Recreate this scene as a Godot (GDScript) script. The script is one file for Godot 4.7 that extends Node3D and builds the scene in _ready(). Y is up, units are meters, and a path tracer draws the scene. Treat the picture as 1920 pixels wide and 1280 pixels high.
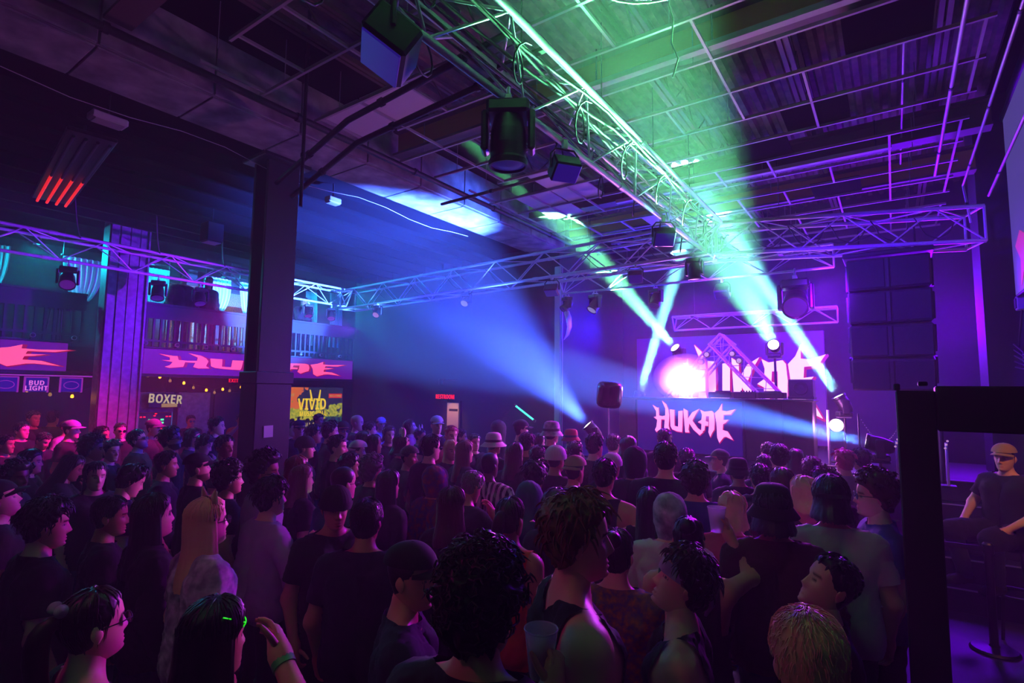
extends Node3D
# A crowded music hall: lighting trusses under an open ceiling, a hazy stage, a balcony with LED fascias.
# Room axes: -Z runs along the side walls towards the stage, X runs along the stage front; the floor is y = 0.

const UPV := Vector3(0, 1, 0)
var M := {}
var used_names := {}
var unit_tube: ArrayMesh
var unit_box: ArrayMesh
var rng := RandomNumberGenerator.new()

# ------------------------------------------------------------------ mesh builder
class MB:
	var v := PackedVector3Array()
	var n := PackedVector3Array()
	var c := PackedColorArray()
	var uv := PackedVector2Array()
	func tri(a: Vector3, b: Vector3, d: Vector3) -> void:   # counter-clockwise seen from outside
		var m := (b - a).cross(d - a).normalized()
		v.append(a); v.append(d); v.append(b)
		n.append(m); n.append(m); n.append(m)
	func trin(a: Vector3, b: Vector3, d: Vector3, na: Vector3, nb: Vector3, nd: Vector3) -> void:
		v.append(a); v.append(d); v.append(b)
		n.append(na); n.append(nd); n.append(nb)
	func quad(a: Vector3, b: Vector3, d: Vector3, e: Vector3) -> void:
		tri(a, b, d); tri(a, d, e)
	func box(at: Vector3, s: Vector3, b := Basis.IDENTITY) -> MB:
		var h := s * 0.5
		var p := []
		for i in 8:
			p.append(at + b * Vector3(h.x if i & 1 else -h.x, h.y if i & 2 else -h.y, h.z if i & 4 else -h.z))
		quad(p[0], p[2], p[3], p[1]); quad(p[4], p[5], p[7], p[6]); quad(p[0], p[4], p[6], p[2])
		quad(p[1], p[3], p[7], p[5]); quad(p[0], p[1], p[5], p[4]); quad(p[2], p[6], p[7], p[3])
		return self
	func cbox(at: Vector3, s: Vector3, r: float, b := Basis.IDENTITY) -> MB:   # a box with chamfered edges
		var h := s * 0.5
		var q := h - Vector3(r, r, r)
		for ax in 3:
			for sg in [-1.0, 1.0]:
				var u := (ax + 1) % 3
				var w := (ax + 2) % 3
				var pts := []
				for k in [[-1, -1], [1, -1], [1, 1], [-1, 1]]:
					var t := Vector3.ZERO
					t[ax] = sg * h[ax]; t[u] = k[0] * q[u]; t[w] = k[1] * q[w]
					pts.append(at + b * t)
				if sg > 0: quad(pts[0], pts[1], pts[2], pts[3])
				else: quad(pts[3], pts[2], pts[1], pts[0])
				for sh in [-1.0, 1.0]:   # bevel between face ax and face u
					var e := []
					for k in [-1, 1]:
						var t1 := Vector3.ZERO
						t1[ax] = sg * h[ax]; t1[u] = sh * q[u]; t1[w] = k * q[w]
						var t2 := Vector3.ZERO
						t2[ax] = sg * q[ax]; t2[u] = sh * h[u]; t2[w] = k * q[w]
						e.append(at + b * t1); e.append(at + b * t2)
					if sg * sh > 0: quad(e[0], e[1], e[3], e[2])
					else: quad(e[2], e[3], e[1], e[0])
		for sx in [-1.0, 1.0]:
			for sy in [-1.0, 1.0]:
				for sz in [-1.0, 1.0]:
					var a := at + b * Vector3(sx * h.x, sy * q.y, sz * q.z)
					var d := at + b * Vector3(sx * q.x, sy * h.y, sz * q.z)
					var e := at + b * Vector3(sx * q.x, sy * q.y, sz * h.z)
					if sx * sy * sz > 0: tri(a, d, e)
					else: tri(a, e, d)
		return self
	func bar(a: Vector3, b: Vector3, w: float, h: float, up := Vector3.UP) -> MB:
		var z := (b - a).normalized()
		if absf(z.dot(up)) > 0.98: up = Vector3(1, 0, 0)
		var x := up.cross(z).normalized()
		return box((a + b) * 0.5, Vector3(w, h, (b - a).length()), Basis(x, z.cross(x), z))
	func tube(p: PackedVector3Array, r: PackedFloat32Array, sides := 8, caps := true) -> MB:
		var rings := []
		var nr := []
		var t0 := (p[1] - p[0]).normalized()
		var x := t0.cross(Vector3(0.31, 0.87, 0.39)).normalized()
		for i in p.size():
			var t := (p[mini(i + 1, p.size() - 1)] - p[maxi(i - 1, 0)]).normalized()
			x = (x - t * x.dot(t)).normalized()
			var y := t.cross(x)
			var ring := PackedVector3Array()
			var nn := PackedVector3Array()
			var rad := r[mini(i, r.size() - 1)]
			for k in sides:
				var a := TAU * k / sides
				var d := x * cos(a) + y * sin(a)
				nn.append(d); ring.append(p[i] + d * rad)
			rings.append(ring); nr.append(nn)
		for i in p.size() - 1:
			for k in sides:
				var k2 := (k + 1) % sides
				trin(rings[i][k], rings[i][k2], rings[i + 1][k2], nr[i][k], nr[i][k2], nr[i + 1][k2])
				trin(rings[i][k], rings[i + 1][k2], rings[i + 1][k], nr[i][k], nr[i + 1][k2], nr[i + 1][k])
		if caps:
			for k in range(1, sides - 1):
				tri(rings[0][0], rings[0][k + 1], rings[0][k])
				tri(rings[-1][0], rings[-1][k], rings[-1][k + 1])
		return self
	func rod(a: Vector3, b: Vector3, r: float, sides := 8) -> MB:
		return tube(PackedVector3Array([a, b]), PackedFloat32Array([r, r]), sides)
	func lathe(prof: Array, segs: int, xf := Transform3D.IDENTITY, smooth := false) -> MB:   # [radius, height] pairs from the bottom up
		for i in prof.size() - 1:
			var r0: float = prof[i][0]
			var y0: float = prof[i][1]
			var r1: float = prof[i + 1][0]
			var y1: float = prof[i + 1][1]
			var s0 := Vector2(y1 - y0, r0 - r1).normalized()
			var sa := s0
			var sb := s0
			if smooth:
				if i > 0: sa = (s0 + Vector2(y0 - prof[i - 1][1], prof[i - 1][0] - r0).normalized()).normalized()
				if i < prof.size() - 2: sb = (s0 + Vector2(prof[i + 2][1] - y1, r1 - prof[i + 2][0]).normalized()).normalized()
			for k in segs:
				var a := TAU * k / segs
				var b := TAU * (k + 1) / segs
				var ca := Vector3(sin(a), 0, cos(a))
				var cb := Vector3(sin(b), 0, cos(b))
				var p := [xf * (ca * r0 + Vector3(0, y0, 0)), xf * (cb * r0 + Vector3(0, y0, 0)), xf * (cb * r1 + Vector3(0, y1, 0)), xf * (ca * r1 + Vector3(0, y1, 0))]
				var m := [(xf.basis * (ca * sa.x + Vector3(0, sa.y, 0))).normalized(), (xf.basis * (cb * sa.x + Vector3(0, sa.y, 0))).normalized(), (xf.basis * (cb * sb.x + Vector3(0, sb.y, 0))).normalized(), (xf.basis * (ca * sb.x + Vector3(0, sb.y, 0))).normalized()]
				if r0 > 1e-5: trin(p[0], p[1], p[2], m[0], m[1], m[2])
				if r1 > 1e-5: trin(p[0], p[2], p[3], m[0], m[2], m[3])
		return self
	func prism(poly: PackedVector2Array, depth: float, xf := Transform3D.IDENTITY, solid := true) -> MB:   # polygon in x-y, extruded along +z
		if Geometry2D.is_polygon_clockwise(poly): poly.reverse()
		var idx := Geometry2D.triangulate_polygon(poly)
		for i in range(0, idx.size(), 3):
			var q := [poly[idx[i]], poly[idx[i + 1]], poly[idx[i + 2]]]
			if (q[1] - q[0]).cross(q[2] - q[0]) < 0: q = [q[0], q[2], q[1]]
			tri(xf * Vector3(q[0].x, q[0].y, depth), xf * Vector3(q[1].x, q[1].y, depth), xf * Vector3(q[2].x, q[2].y, depth))
			if solid: tri(xf * Vector3(q[0].x, q[0].y, 0), xf * Vector3(q[2].x, q[2].y, 0), xf * Vector3(q[1].x, q[1].y, 0))
		for i in (poly.size() if solid else 0):
			var a := poly[i]
			var b := poly[(i + 1) % poly.size()]
			quad(xf * Vector3(a.x, a.y, 0), xf * Vector3(b.x, b.y, 0), xf * Vector3(b.x, b.y, depth), xf * Vector3(a.x, a.y, depth))
		return self
	func surf(rows: Array, closed := false, flip := false) -> MB:   # a smooth sheet through rows of points
		var R := rows.size()
		var C: int = rows[0].size()
		var nn := []
		for i in R:
			var line := PackedVector3Array()
			for k in C:
				var k0 := (k - 1 + C) % C if closed else maxi(k - 1, 0)
				var k1 := (k + 1) % C if closed else mini(k + 1, C - 1)
				var du: Vector3 = rows[i][k1] - rows[i][k0]
				var dv: Vector3 = rows[mini(i + 1, R - 1)][k] - rows[maxi(i - 1, 0)][k]
				var m := du.cross(dv).normalized()
				line.append(-m if flip else m)
			nn.append(line)
		for i in R - 1:
			for k in (C if closed else C - 1):
				var k2 := (k + 1) % C
				if flip:
					trin(rows[i][k], rows[i + 1][k2], rows[i][k2], nn[i][k], nn[i + 1][k2], nn[i][k2])
					trin(rows[i][k], rows[i + 1][k], rows[i + 1][k2], nn[i][k], nn[i + 1][k], nn[i + 1][k2])
				else:
					trin(rows[i][k], rows[i][k2], rows[i + 1][k2], nn[i][k], nn[i][k2], nn[i + 1][k2])
					trin(rows[i][k], rows[i + 1][k2], rows[i + 1][k], nn[i][k], nn[i + 1][k2], nn[i + 1][k])
		return self
	func paint(col: Color) -> MB:   # gives every vertex without a colour this one
		while c.size() < v.size(): c.append(col)
		return self
	func mesh() -> ArrayMesh:
		var a := []
		a.resize(Mesh.ARRAY_MAX)
		a[Mesh.ARRAY_VERTEX] = v
		a[Mesh.ARRAY_NORMAL] = n
		if c.size() == v.size(): a[Mesh.ARRAY_COLOR] = c
		if uv.size() == v.size(): a[Mesh.ARRAY_TEX_UV] = uv
		var m := ArrayMesh.new()
		m.add_surface_from_arrays(Mesh.PRIMITIVE_TRIANGLES, a)
		return m

func mb() -> MB: return MB.new()

# ------------------------------------------------------------------ naming and placing
func numbered(called: String) -> String:
	var k: int = used_names.get(called, 0)
	used_names[called] = k + 1
	return called if k == 0 else "%s_%03d" % [called, k]

func tag(o: Node, label: String, category := "", group := "", kind := "") -> Node:
	o.set_meta("label", label)
	if category: o.set_meta("category", category)
	if group: o.set_meta("group", group)
	if kind: o.set_meta("kind", kind)
	return o

func thing(called: String, label: String, category: String, at := Vector3.ZERO, turn := 0.0, group := "") -> Node3D:
	var o := Node3D.new()
	o.name = numbered(called)
	add_child(o)
	o.position = at
	o.rotation.y = turn
	tag(o, label, category, group)
	return o

func part(m, called: String, mat: Material, parent: Node, label := "") -> MeshInstance3D:
	var o := MeshInstance3D.new()
	o.name = called
	o.mesh = m.mesh() if m is MB else m
	o.material_override = mat
	parent.add_child(o, true)
	if label: o.set_meta("label", label)
	return o

func solo(m, called: String, mat: Material, label: String, category: String, group := "", kind := "") -> MeshInstance3D:   # a thing that is one mesh
	var o := MeshInstance3D.new()
	o.name = numbered(called)
	o.mesh = m.mesh() if m is MB else m
	o.material_override = mat
	add_child(o)
	tag(o, label, category, group, kind)
	return o

func struct(m, called: String, mat: Material, label: String) -> MeshInstance3D:
	return solo(m, called, mat, label, "", "", "structure")

func rod_part(a: Vector3, b: Vector3, r: float, called: String, mat: Material, parent: Node) -> MeshInstance3D:   # shares one tube mesh
	var o := part(unit_tube, called, mat, parent)
	var z := (b - a)
	var y := z.normalized()
	var x := y.cross(Vector3(0.31, 0.27, 0.91)).normalized()
	o.transform = Transform3D(Basis(x * r, z, x.cross(y) * r), a)
	return o

func bar_part(a: Vector3, b: Vector3, w: float, h: float, called: String, mat: Material, parent: Node) -> MeshInstance3D:   # shares one box mesh
	var o := part(unit_box, called, mat, parent)
	var z := (b - a)
	var zn := z.normalized()
	var up := Vector3(1, 0, 0) if absf(zn.y) > 0.98 else UPV
	var x := up.cross(zn).normalized()
	o.transform = Transform3D(Basis(x * w, zn.cross(x) * h, z), (a + b) * 0.5)
	return o

func mat(called: String, col: Color, rough := 0.7, metal := 0.0) -> StandardMaterial3D:
	if M.has(called): return M[called]
	var m := StandardMaterial3D.new()
	m.resource_name = called
	m.albedo_color = col
	m.roughness = rough
	m.metallic = metal
	M[called] = m
	return m

func glow(called: String, col: Color, energy: float) -> StandardMaterial3D:
	if M.has(called): return M[called]
	var m := mat(called, Color(0.05, 0.05, 0.05), 0.4)
	m.emission_enabled = true
	m.emission = col
	m.emission_energy_multiplier = energy
	return m

func noise_tex(freq: float, lo: Color, hi: Color, sd := 1, octaves := 4, size := 512) -> NoiseTexture2D:
	var f := FastNoiseLite.new()
	f.seed = sd
	f.frequency = freq
	f.fractal_octaves = octaves
	var t := NoiseTexture2D.new()
	t.width = size; t.height = size
	t.seamless = true
	t.noise = f
	var g := Gradient.new()
	g.set_color(0, lo); g.set_color(1, hi)
	t.color_ramp = g
	return t

func grain(m: StandardMaterial3D, freq: float, lo: Color, hi: Color, scale: float, sd := 1) -> StandardMaterial3D:
	m.albedo_texture = noise_tex(freq, lo, hi, sd)
	m.uv1_triplanar = true
	m.uv1_world_triplanar = true
	m.uv1_scale = Vector3(scale, scale, scale)
	return m

func spot(called: String, at: Vector3, to: Vector3, col: Color, energy: float, half_deg: float, blend := 0.3, size := 0.04) -> void:
	var l := SpotLight3D.new()
	l.name = called + "_source"
	l.light_color = col
	l.light_energy = energy
	l.spot_angle = half_deg
	l.spot_angle_attenuation = blend
	l.spot_range = 30.0
	l.spot_attenuation = 2.0
	l.light_size = size
	l.shadow_enabled = true
	add_child(l, true)
	l.look_at_from_position(at, to, UPV if absf((to - at).normalized().y) < 0.98 else Vector3(1, 0, 0))

func omni(called: String, at: Vector3, col: Color, energy: float, size := 0.05) -> void:
	var l := OmniLight3D.new()
	l.name = called + "_source"
	l.light_color = col
	l.light_energy = energy
	l.omni_range = 30.0
	l.omni_attenuation = 2.0
	l.light_size = size
	l.shadow_enabled = true
	add_child(l, true)
	l.position = at

func area(called: String, at: Vector3, to: Vector3, col: Color, energy: float, w: float, h: float) -> void:
	var l := AreaLight3D.new()
	l.name = called + "_source"
	l.light_color = col
	l.light_energy = energy
	l.area_size = Vector2(w, h)
	l.area_range = 30.0
	l.shadow_enabled = true
	add_child(l, true)
	l.look_at_from_position(at, to, UPV if absf((to - at).normalized().y) < 0.98 else Vector3(1, 0, 0))

# ------------------------------------------------------------------ the scene
func _ready() -> void:
	rng.seed = 7
	# camera
	var cam := Camera3D.new()
	cam.name = "camera"
	cam.fov = rad_to_deg(2.0 * atan(640.0 / 1020.0))
	cam.near = 0.05
	cam.far = 100.0
	add_child(cam)
	cam.current = true
	cam.transform = Transform3D(Basis(Vector3(0.8196515, 0.01042869, -0.57276754), Vector3(0.04340388, 0.99582979, 0.08024416), Vector3(0.57121582, -0.09063258, 0.81578074)), Vector3(0, 2.2, 0))
	# air: theatrical haze in a closed room, no sky
	var e := Environment.new()
	e.background_mode = Environment.BG_COLOR
	e.background_color = Color(0, 0, 0)
	e.tonemap_mode = Environment.TONE_MAPPER_LINEAR
	e.tonemap_exposure = 1.0
	e.volumetric_fog_enabled = true
	e.volumetric_fog_density = 0.0115
	e.volumetric_fog_albedo = Color(1, 1, 1)
	e.volumetric_fog_anisotropy = 0.1
	e.sdfgi_enabled = true
	e.ssao_enabled = true
	e.ssil_enabled = true
	var we := WorldEnvironment.new()
	we.name = "world_environment"
	we.environment = e
	add_child(we)
	stage_light()
	make_materials()
	unit_tube = mb().tube(PackedVector3Array([Vector3.ZERO, Vector3(0, 1, 0)]), PackedFloat32Array([1, 1]), 8).mesh()
	unit_box = mb().box(Vector3.ZERO, Vector3.ONE).mesh()
	room()
	ceiling_work()
	trusses()
	truss_lights()
	stage()
	right_side()
	balcony()
	crowd()


func haze(at: Vector3, size: Vector3, density: float, called: String, label: String) -> void:
	var f := FogVolume.new()
	f.name = numbered(called)
	f.shape = RenderingServer.FOG_VOLUME_SHAPE_ELLIPSOID
	f.size = size
	var m := FogMaterial.new()
	m.density = density
	m.albedo = Color(1, 1, 1)
	f.material = m
	add_child(f)
	f.position = at
	tag(f, label, "smoke", "", "stuff")

func stage_light() -> void:
	# moving heads on the stage: the visible shafts in the haze
	var green := Color(0.45, 1.0, 0.66)
	spot("shaft", Vector3(-3.31, 3.05, -10.0), Vector3(-4.53, 5.3, -7.34), green, 13000.0, 4.0, 0.3, 0.075)
	spot("shaft", Vector3(-1.63, 3.03, -10.0), Vector3(-1.37, 4.62, -2.90), green, 4200.0, 5.4, 0.5, 0.09)
	spot("shaft", Vector3(-3.81, 2.20, -9.55), Vector3(-3.35, 5.3, -10.9), Color(0.5, 0.95, 1.0), 30000.0, 2.6, 0.4, 0.075)
	spot("shaft", Vector3(-0.69, 2.19, -9.5), Vector3(-2.34, 5.3, -8.93), Color(0.5, 0.95, 1.0), 30000.0, 2.6, 0.4, 0.075)
	spot("shaft", Vector3(-3.95, 1.7, -7.7), Vector3(-6.3, 4.7, -6.1), Color(0.22, 0.36, 1.0), 1900.0, 21.0, 0.8, 0.06)
	spot("shaft", Vector3(-0.31, 1.65, -7.7), Vector3(-1.75, 1.95, -7.6), Color(0.25, 0.45, 1.0), 4200.0, 7.0, 0.5, 0.06)
	# strobe behind the booth, in added glare fog, and the blinder at the booth's end
	spot("strobe", Vector3(-2.92, 2.42, -9.5), Vector3(-2.2, 2.2, -4.0), Color(1.0, 0.5, 1.0), 72.0, 60.0, 1.0, 0.16)
	omni("blinder", Vector3(-0.84, 1.77, -8.93), Color(1.0, 0.55, 1.0), 1.6, 0.06)
	haze(Vector3(-2.9, 2.46, -9.28), Vector3(1.1, 0.82, 0.7), 1.7, "strobe_glare_fog", "fog added around the strobe to form its white pink glare")  # dense fog put here so the strobe shows a bright blob of glare
	# violet washes added to tint the stage alone, without own fixtures
	spot("added_stage_wash", Vector3(-2.2, 3.6, -7.7), Vector3(-2.4, 2.0, -11.8), Color(0.42, 0.01, 1.0), 26.0, 52.0, 0.9, 0.08)
	spot("added_stage_wash", Vector3(-0.75, 3.6, -7.9), Vector3(0.2, 2.4, -11.8), Color(0.45, 0.01, 1.0), 30.0, 50.0, 0.9, 0.08)
	spot("added_stage_wash", Vector3(-4.6, 3.5, -8.4), Vector3(-4.2, 2.0, -11.8), Color(0.14, 0.03, 1.0), 18.0, 50.0, 0.9, 0.08)
	spot("speaker_wash", Vector3(-1.7, 3.7, -5.75), Vector3(0.3, 3.1, -8.2), Color(0.3, 0.01, 1.0), 42.0, 34.0, 0.9, 0.06)
	spot("guard_light", Vector3(1.25, 2.9, -5.6), Vector3(0.85, 1.0, -6.9), Color(1.0, 0.62, 0.22), 1.6, 26.0, 0.8, 0.05)  # warm light added for the guard, from the unseen wall lamp
	spot("hall_wash", Vector3(-2.4, 3.75, 0.3), Vector3(-1.4, 1.3, -2.6), Color(1.0, 0.05, 0.75), 0.65, 44.0, 0.9, 0.1)
	# area fills added to tint the stage haze; wash fixtures on the trusses
	area("haze_fill", Vector3(-1.6, 3.95, -11.2), Vector3(-1.8, 2.4, -4.0), Color(0.40, 0.01, 1.0), 26.0, 3.6, 0.5)
	area("haze_fill", Vector3(-4.2, 3.6, -10.9), Vector3(-4.6, 2.2, -4.0), Color(0.12, 0.03, 1.0), 18.0, 1.4, 0.5)
	area("haze_fill", Vector3(0.6, 3.4, -11.2), Vector3(-0.4, 2.4, -4.0), Color(0.45, 0.01, 1.0), 26.0, 1.2, 0.8)
	spot("wash", Vector3(-4.5, 3.5, -8.5), Vector3(-7.5, 2.2, -5.5), Color(0.01, 0.03, 1.0), 36.0, 42.0, 0.9, 0.1)
	spot("wash", Vector3(-1.1, 3.45, -8.6), Vector3(-1.0, 1.4, -4.2), Color(0.8, 0.05, 1.0), 26.0, 28.0, 0.9, 0.1)
	spot("wash", Vector3(-2.14, 3.55, -8.6), Vector3(-3.2, 1.4, -4.2), Color(0.9, 0.06, 0.9), 26.0, 28.0, 0.9, 0.1)
	spot("wash", Vector3(-7.73, 3.87, -4.70), Vector3(-9.7, 0.9, -2.9), Color(1.0, 0.03, 0.62), 60.0, 31.0, 0.9, 0.06)  # pink light on the added pole behind the column, not on a truss
	spot("wash", Vector3(-8.3, 3.3, -6.9), Vector3(-10.5, 3.7, -2.6), Color(0.5, 0.01, 1.0), 80.0, 28.0, 0.9, 0.06)
	spot("wash", Vector3(-6.3, 3.7, -7.1), Vector3(-8.0, 2.6, -9.0), Color(0.03, 0.05, 1.0), 20.0, 60.0, 0.9, 0.1)

func make_materials() -> void:
	mat("black_wall", Color(0.09, 0.09, 0.10), 0.75)
	grain(mat("floor_concrete", Color(1, 1, 1), 0.55), 0.012, Color(0.10, 0.095, 0.09), Color(0.24, 0.22, 0.20), 0.3, 5)
	grain(mat("raw_concrete", Color(1, 1, 1), 0.85), 0.015, Color(0.38, 0.39, 0.38), Color(0.68, 0.68, 0.65), 0.35, 8)
	grain(mat("deck", Color(1, 1, 1), 0.8), 0.02, Color(0.30, 0.28, 0.22), Color(0.52, 0.48, 0.38), 0.4, 9)
	mat("dark_ceiling", Color(0.055, 0.055, 0.065), 1.0).metallic_specular = 0.1
	mat("steel_beam", Color(0.36, 0.33, 0.27), 0.6)
	mat("dark_steel", Color(0.10, 0.10, 0.11), 0.5, 0.3)
	mat("aluminium", Color(0.78, 0.78, 0.80), 0.4, 0.35)
	mat("tee_bar", Color(0.62, 0.62, 0.60), 0.5, 0.2)
	mat("black_plastic", Color(0.03, 0.03, 0.035), 0.45)
	mat("black_cable", Color(0.02, 0.02, 0.022), 0.6)
	mat("white_paint", Color(0.75, 0.75, 0.73), 0.6)
	mat("yellow_beam", Color(0.72, 0.55, 0.25), 0.6)
	grain(mat("painted_column", Color(1, 1, 1), 0.55), 0.03, Color(0.34, 0.33, 0.38), Color(0.52, 0.50, 0.56), 0.5, 12)
	mat("dark_column", Color(0.09, 0.09, 0.11), 0.45)
	mat("dark_wood", Color(0.12, 0.08, 0.06), 0.6)

# ------------------------------------------------------------------ room
func room() -> void:
	struct(mb().box(Vector3(-7, -0.1, -3.5), Vector3(17, 0.2, 20)), "floor", M.floor_concrete, "worn dark concrete floor of the hall")
	struct(mb().box(Vector3(1.45, 3.1, -3.5), Vector3(0.2, 6.2, 20)), "wall_right", M.black_wall, "dark painted side wall beside the stage steps")
	struct(mb().box(Vector3(-8.2, 3.1, -9.1), Vector3(6.0, 6.2, 0.2)), "wall_back", M.black_wall, "dark wall holding the restroom doorway")
	struct(mb().box(Vector3(-5.3, 3.1, -10.6), Vector3(0.2, 6.2, 2.8)), "wall_stage_side", M.black_wall, "dark side wall of the stage recess")
	struct(mb().box(Vector3(-1.9, 3.1, -12.1), Vector3(7.0, 6.2, 0.2)), "wall_stage_back", M.black_wall, "dark wall behind the stage screen")
	struct(mb().box(Vector3(-13.9, 3.1, -3.5), Vector3(0.2, 6.2, 20)), "wall_left", M.black_wall, "dark outer wall behind the balcony")
	struct(mb().box(Vector3(-12.5, 3.1, -10.3), Vector3(2.6, 6.2, 0.2)), "wall_balcony_end", M.black_wall, "dark end wall of the balcony")
	struct(mb().box(Vector3(-11.25, 3.1, -9.65), Vector3(0.1, 6.2, 1.1)), "wall_balcony_return", M.black_wall, "short dark wall where the balcony meets the back wall")
	struct(mb().box(Vector3(-7, 3.1, 5.1), Vector3(17, 6.2, 0.2)), "wall_front", M.black_wall, "dark wall opposite the stage")
	struct(mb().box(Vector3(-7, 6.2, -3.5), Vector3(17, 0.2, 20)), "ceiling", M.dark_ceiling, "dark roof slab over the hall")
	struct(mb().box(Vector3(-9.9, 5.1, -3.5), Vector3(7.8, 0.12, 13)), "ceiling_low", M.dark_ceiling, "low black ceiling over the balcony side")
	var cb := struct(mb().box(Vector3(-5.42, 5.19, -2.0), Vector3(0.68, 0.56, 14)), "beam_concrete", M.raw_concrete, "long concrete beam between the two ceilings")
	for k in 15:
		var pz := 4.4 - 0.9 * k
		part(mb().cbox(Vector3(-5.06, 5.19, pz), Vector3(0.03, 0.555, 0.885), 0.006), "side_panel", M.raw_concrete, cb)
		part(mb().cbox(Vector3(-5.42, 4.9, pz), Vector3(0.67, 0.02, 0.885), 0.006), "soffit_panel", M.raw_concrete, cb)

# ------------------------------------------------------------------ ceiling
func ceiling_work() -> void:
	# corrugated roof deck over the main bay
	var d := mb()
	var x := -5.0
	while x < 1.0:
		var p := [Vector2(x, 5.98), Vector2(x + 0.06, 5.98), Vector2(x + 0.09, 5.93), Vector2(x + 0.15, 5.93), Vector2(x + 0.18, 5.98)]
		for i in 4:
			d.quad(Vector3(p[i].x, p[i].y, 4.9), Vector3(p[i].x, p[i].y, -12.0), Vector3(p[i + 1].x, p[i + 1].y, -12.0), Vector3(p[i + 1].x, p[i + 1].y, 4.9))
		x += 0.18
	struct(d, "ceiling_deck", M.deck, "ribbed roof deck above the open ceiling")
	# open web joists along the hall
	for k in 5:
		var jx := -4.3 + 1.2 * k
		var t := thing("ceiling_joist", "open web steel joist below the ribbed roof deck", "joist", Vector3(jx, 5.45, 0), 0.0, "open web joists under the roof deck")
		for s in [-0.03, 0.03]:
			bar_part(Vector3(s, 0.4, 3.0), Vector3(s, 0.4, -11.9), 0.04, 0.05, "top_chord", M.steel_beam, t)
			bar_part(Vector3(s, 0.0, 3.0), Vector3(s, 0.0, -11.9), 0.04, 0.05, "bottom_chord", M.steel_beam, t)
		var z := 0.5
		var up := false
		while z > -11.5:
			rod_part(Vector3(0, 0.4 if up else 0.0, z), Vector3(0, 0.0 if up else 0.4, z - 0.45), 0.011, "web_bar", M.steel_beam, t)
			z -= 0.45
			up = not up
	# steel beams across the hall, each with a pale cable channel under it
	var lab := ["steel beam across the hall above the main truss with a pale channel", "steel beam across the hall with ochre web and a pale channel", "steel beam across the hall over the stage truss with a pale channel", "steel beam across the hall above the stage front"]
	var zs := [-1.55, -4.6, -7.62, -9.05]
	for k in 4:
		var t := thing("steel_beam", lab[k], "beam", Vector3(-2.0, 5.1, zs[k]), 0.0, "steel beams across the hall")
		bar_part(Vector3(-3.0, 0.02, 0), Vector3(3.0, 0.02, 0), 0.2, 0.03, "bottom_flange", M.steel_beam, t)
		bar_part(Vector3(-3.0, 0.17, 0), Vector3(3.0, 0.17, 0), 0.025, 0.28, "web", M.yellow_beam if k % 2 == 1 else M.steel_beam, t)
		bar_part(Vector3(-3.0, 0.32, 0), Vector3(3.0, 0.32, 0), 0.2, 0.03, "top_flange", M.steel_beam, t)
		if k < 3:
			bar_part(Vector3(-1.3, -0.05, 0.2), Vector3(2.1, -0.05, 0.2), 0.07, 0.05, "cable_channel", M.white_paint, t)
			for h in 4: rod_part(Vector3(-1.2 + h * 1.05, -0.03, 0.2), Vector3(-1.2 + h * 1.05, 0.3, 0.2), 0.008, "hanger_rod", M.dark_steel, t)
	# what is left of a hung ceiling grid: tee bars and cross tees, a few of them missing
	var grid := thing("ceiling_grid", "hanging metal ceiling grid with its tiles taken out", "ceiling grid", Vector3(0, 5.02, 0))
	var zz := -2.1
	var rows := []
	while zz > -11.6:
		rows.append(zz)
		zz -= 0.61
	for k in rows.size():
		var a := -4.9 + (0.0 if k % 3 else 0.6)
		bar_part(Vector3(a, 0, rows[k]), Vector3(0.75, 0, rows[k]), 0.024, 0.03, "main_tee", M.tee_bar, grid)
		if k < rows.size() - 1:
			var cx := -4.8
			while cx < 0.7:
				if rng.randf() > 0.38:
					bar_part(Vector3(cx, 0, rows[k]), Vector3(cx, 0, rows[k + 1]), 0.022, 0.025, "cross_tee", M.tee_bar, grid)
				cx += 0.61
		for h in 4:
			rod_part(Vector3(-4.5 + h * 1.6, 0, rows[k]), Vector3(-4.5 + h * 1.6, 0.42, rows[k]), 0.004, "hanger_wire", M.tee_bar, grid)
	# the few tiles and panels still in place
	var tile := mb().cbox(Vector3.ZERO, Vector3(0.58, 0.02, 0.58), 0.004).mesh()
	var spots := [[-4.19, -6.68], [-3.58, -6.68], [-3.58, -6.07], [-4.19, -7.29], [-1.14, -6.68], [-0.53, -6.07], [-2.97, -8.51], [-4.5, -3.6], [-3.9, -3.6], [-0.53, -8.51], [0.08, -4.85]]
	for p in spots:
		var o := solo(tile, "ceiling_tile", M.white_paint if p[0] < -2.0 else M.dark_ceiling, "pale ceiling tile left in the hanging grid" if p[0] < -2.0 else "dark ceiling panel left in the hanging grid", "tile", "ceiling tiles left in the grid")
		o.position = Vector3(p[0], 5.045, p[1])
	# sprinkler and conduit pipes along and across the hall
	pipe([Vector3(0.55, 5.0, -0.5), Vector3(0.55, 5.0, -8.6)], 0.017, M.aluminium, "ceiling_pipe", "metal pipe under the ceiling above the stage steps")
	pipe([Vector3(0.8, 4.75, -1.0), Vector3(0.8, 4.75, -8.4), Vector3(0.86, 4.3, -8.5)], 0.013, M.aluminium, "ceiling_pipe", "thin metal conduit bending down beside the speaker")
	pipe([Vector3(0.9, 4.35, -1.5), Vector3(0.93, 4.35, -7.6)], 0.013, M.aluminium, "ceiling_pipe", "thin metal conduit fixed along the side wall")
	pipe([Vector3(0.2, 5.2, -0.8), Vector3(0.2, 5.2, -8.5)], 0.011, M.aluminium, "ceiling_pipe", "thin conduit between the tee bars near the side wall")
	pipe([Vector3(-5.7, 4.55, -3.4), Vector3(-4.2, 4.78, -3.2), Vector3(-2.2, 4.85, -3.1)], 0.03, M.dark_steel, "ceiling_pipe", "dark pipe running from the column to the main truss")
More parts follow.
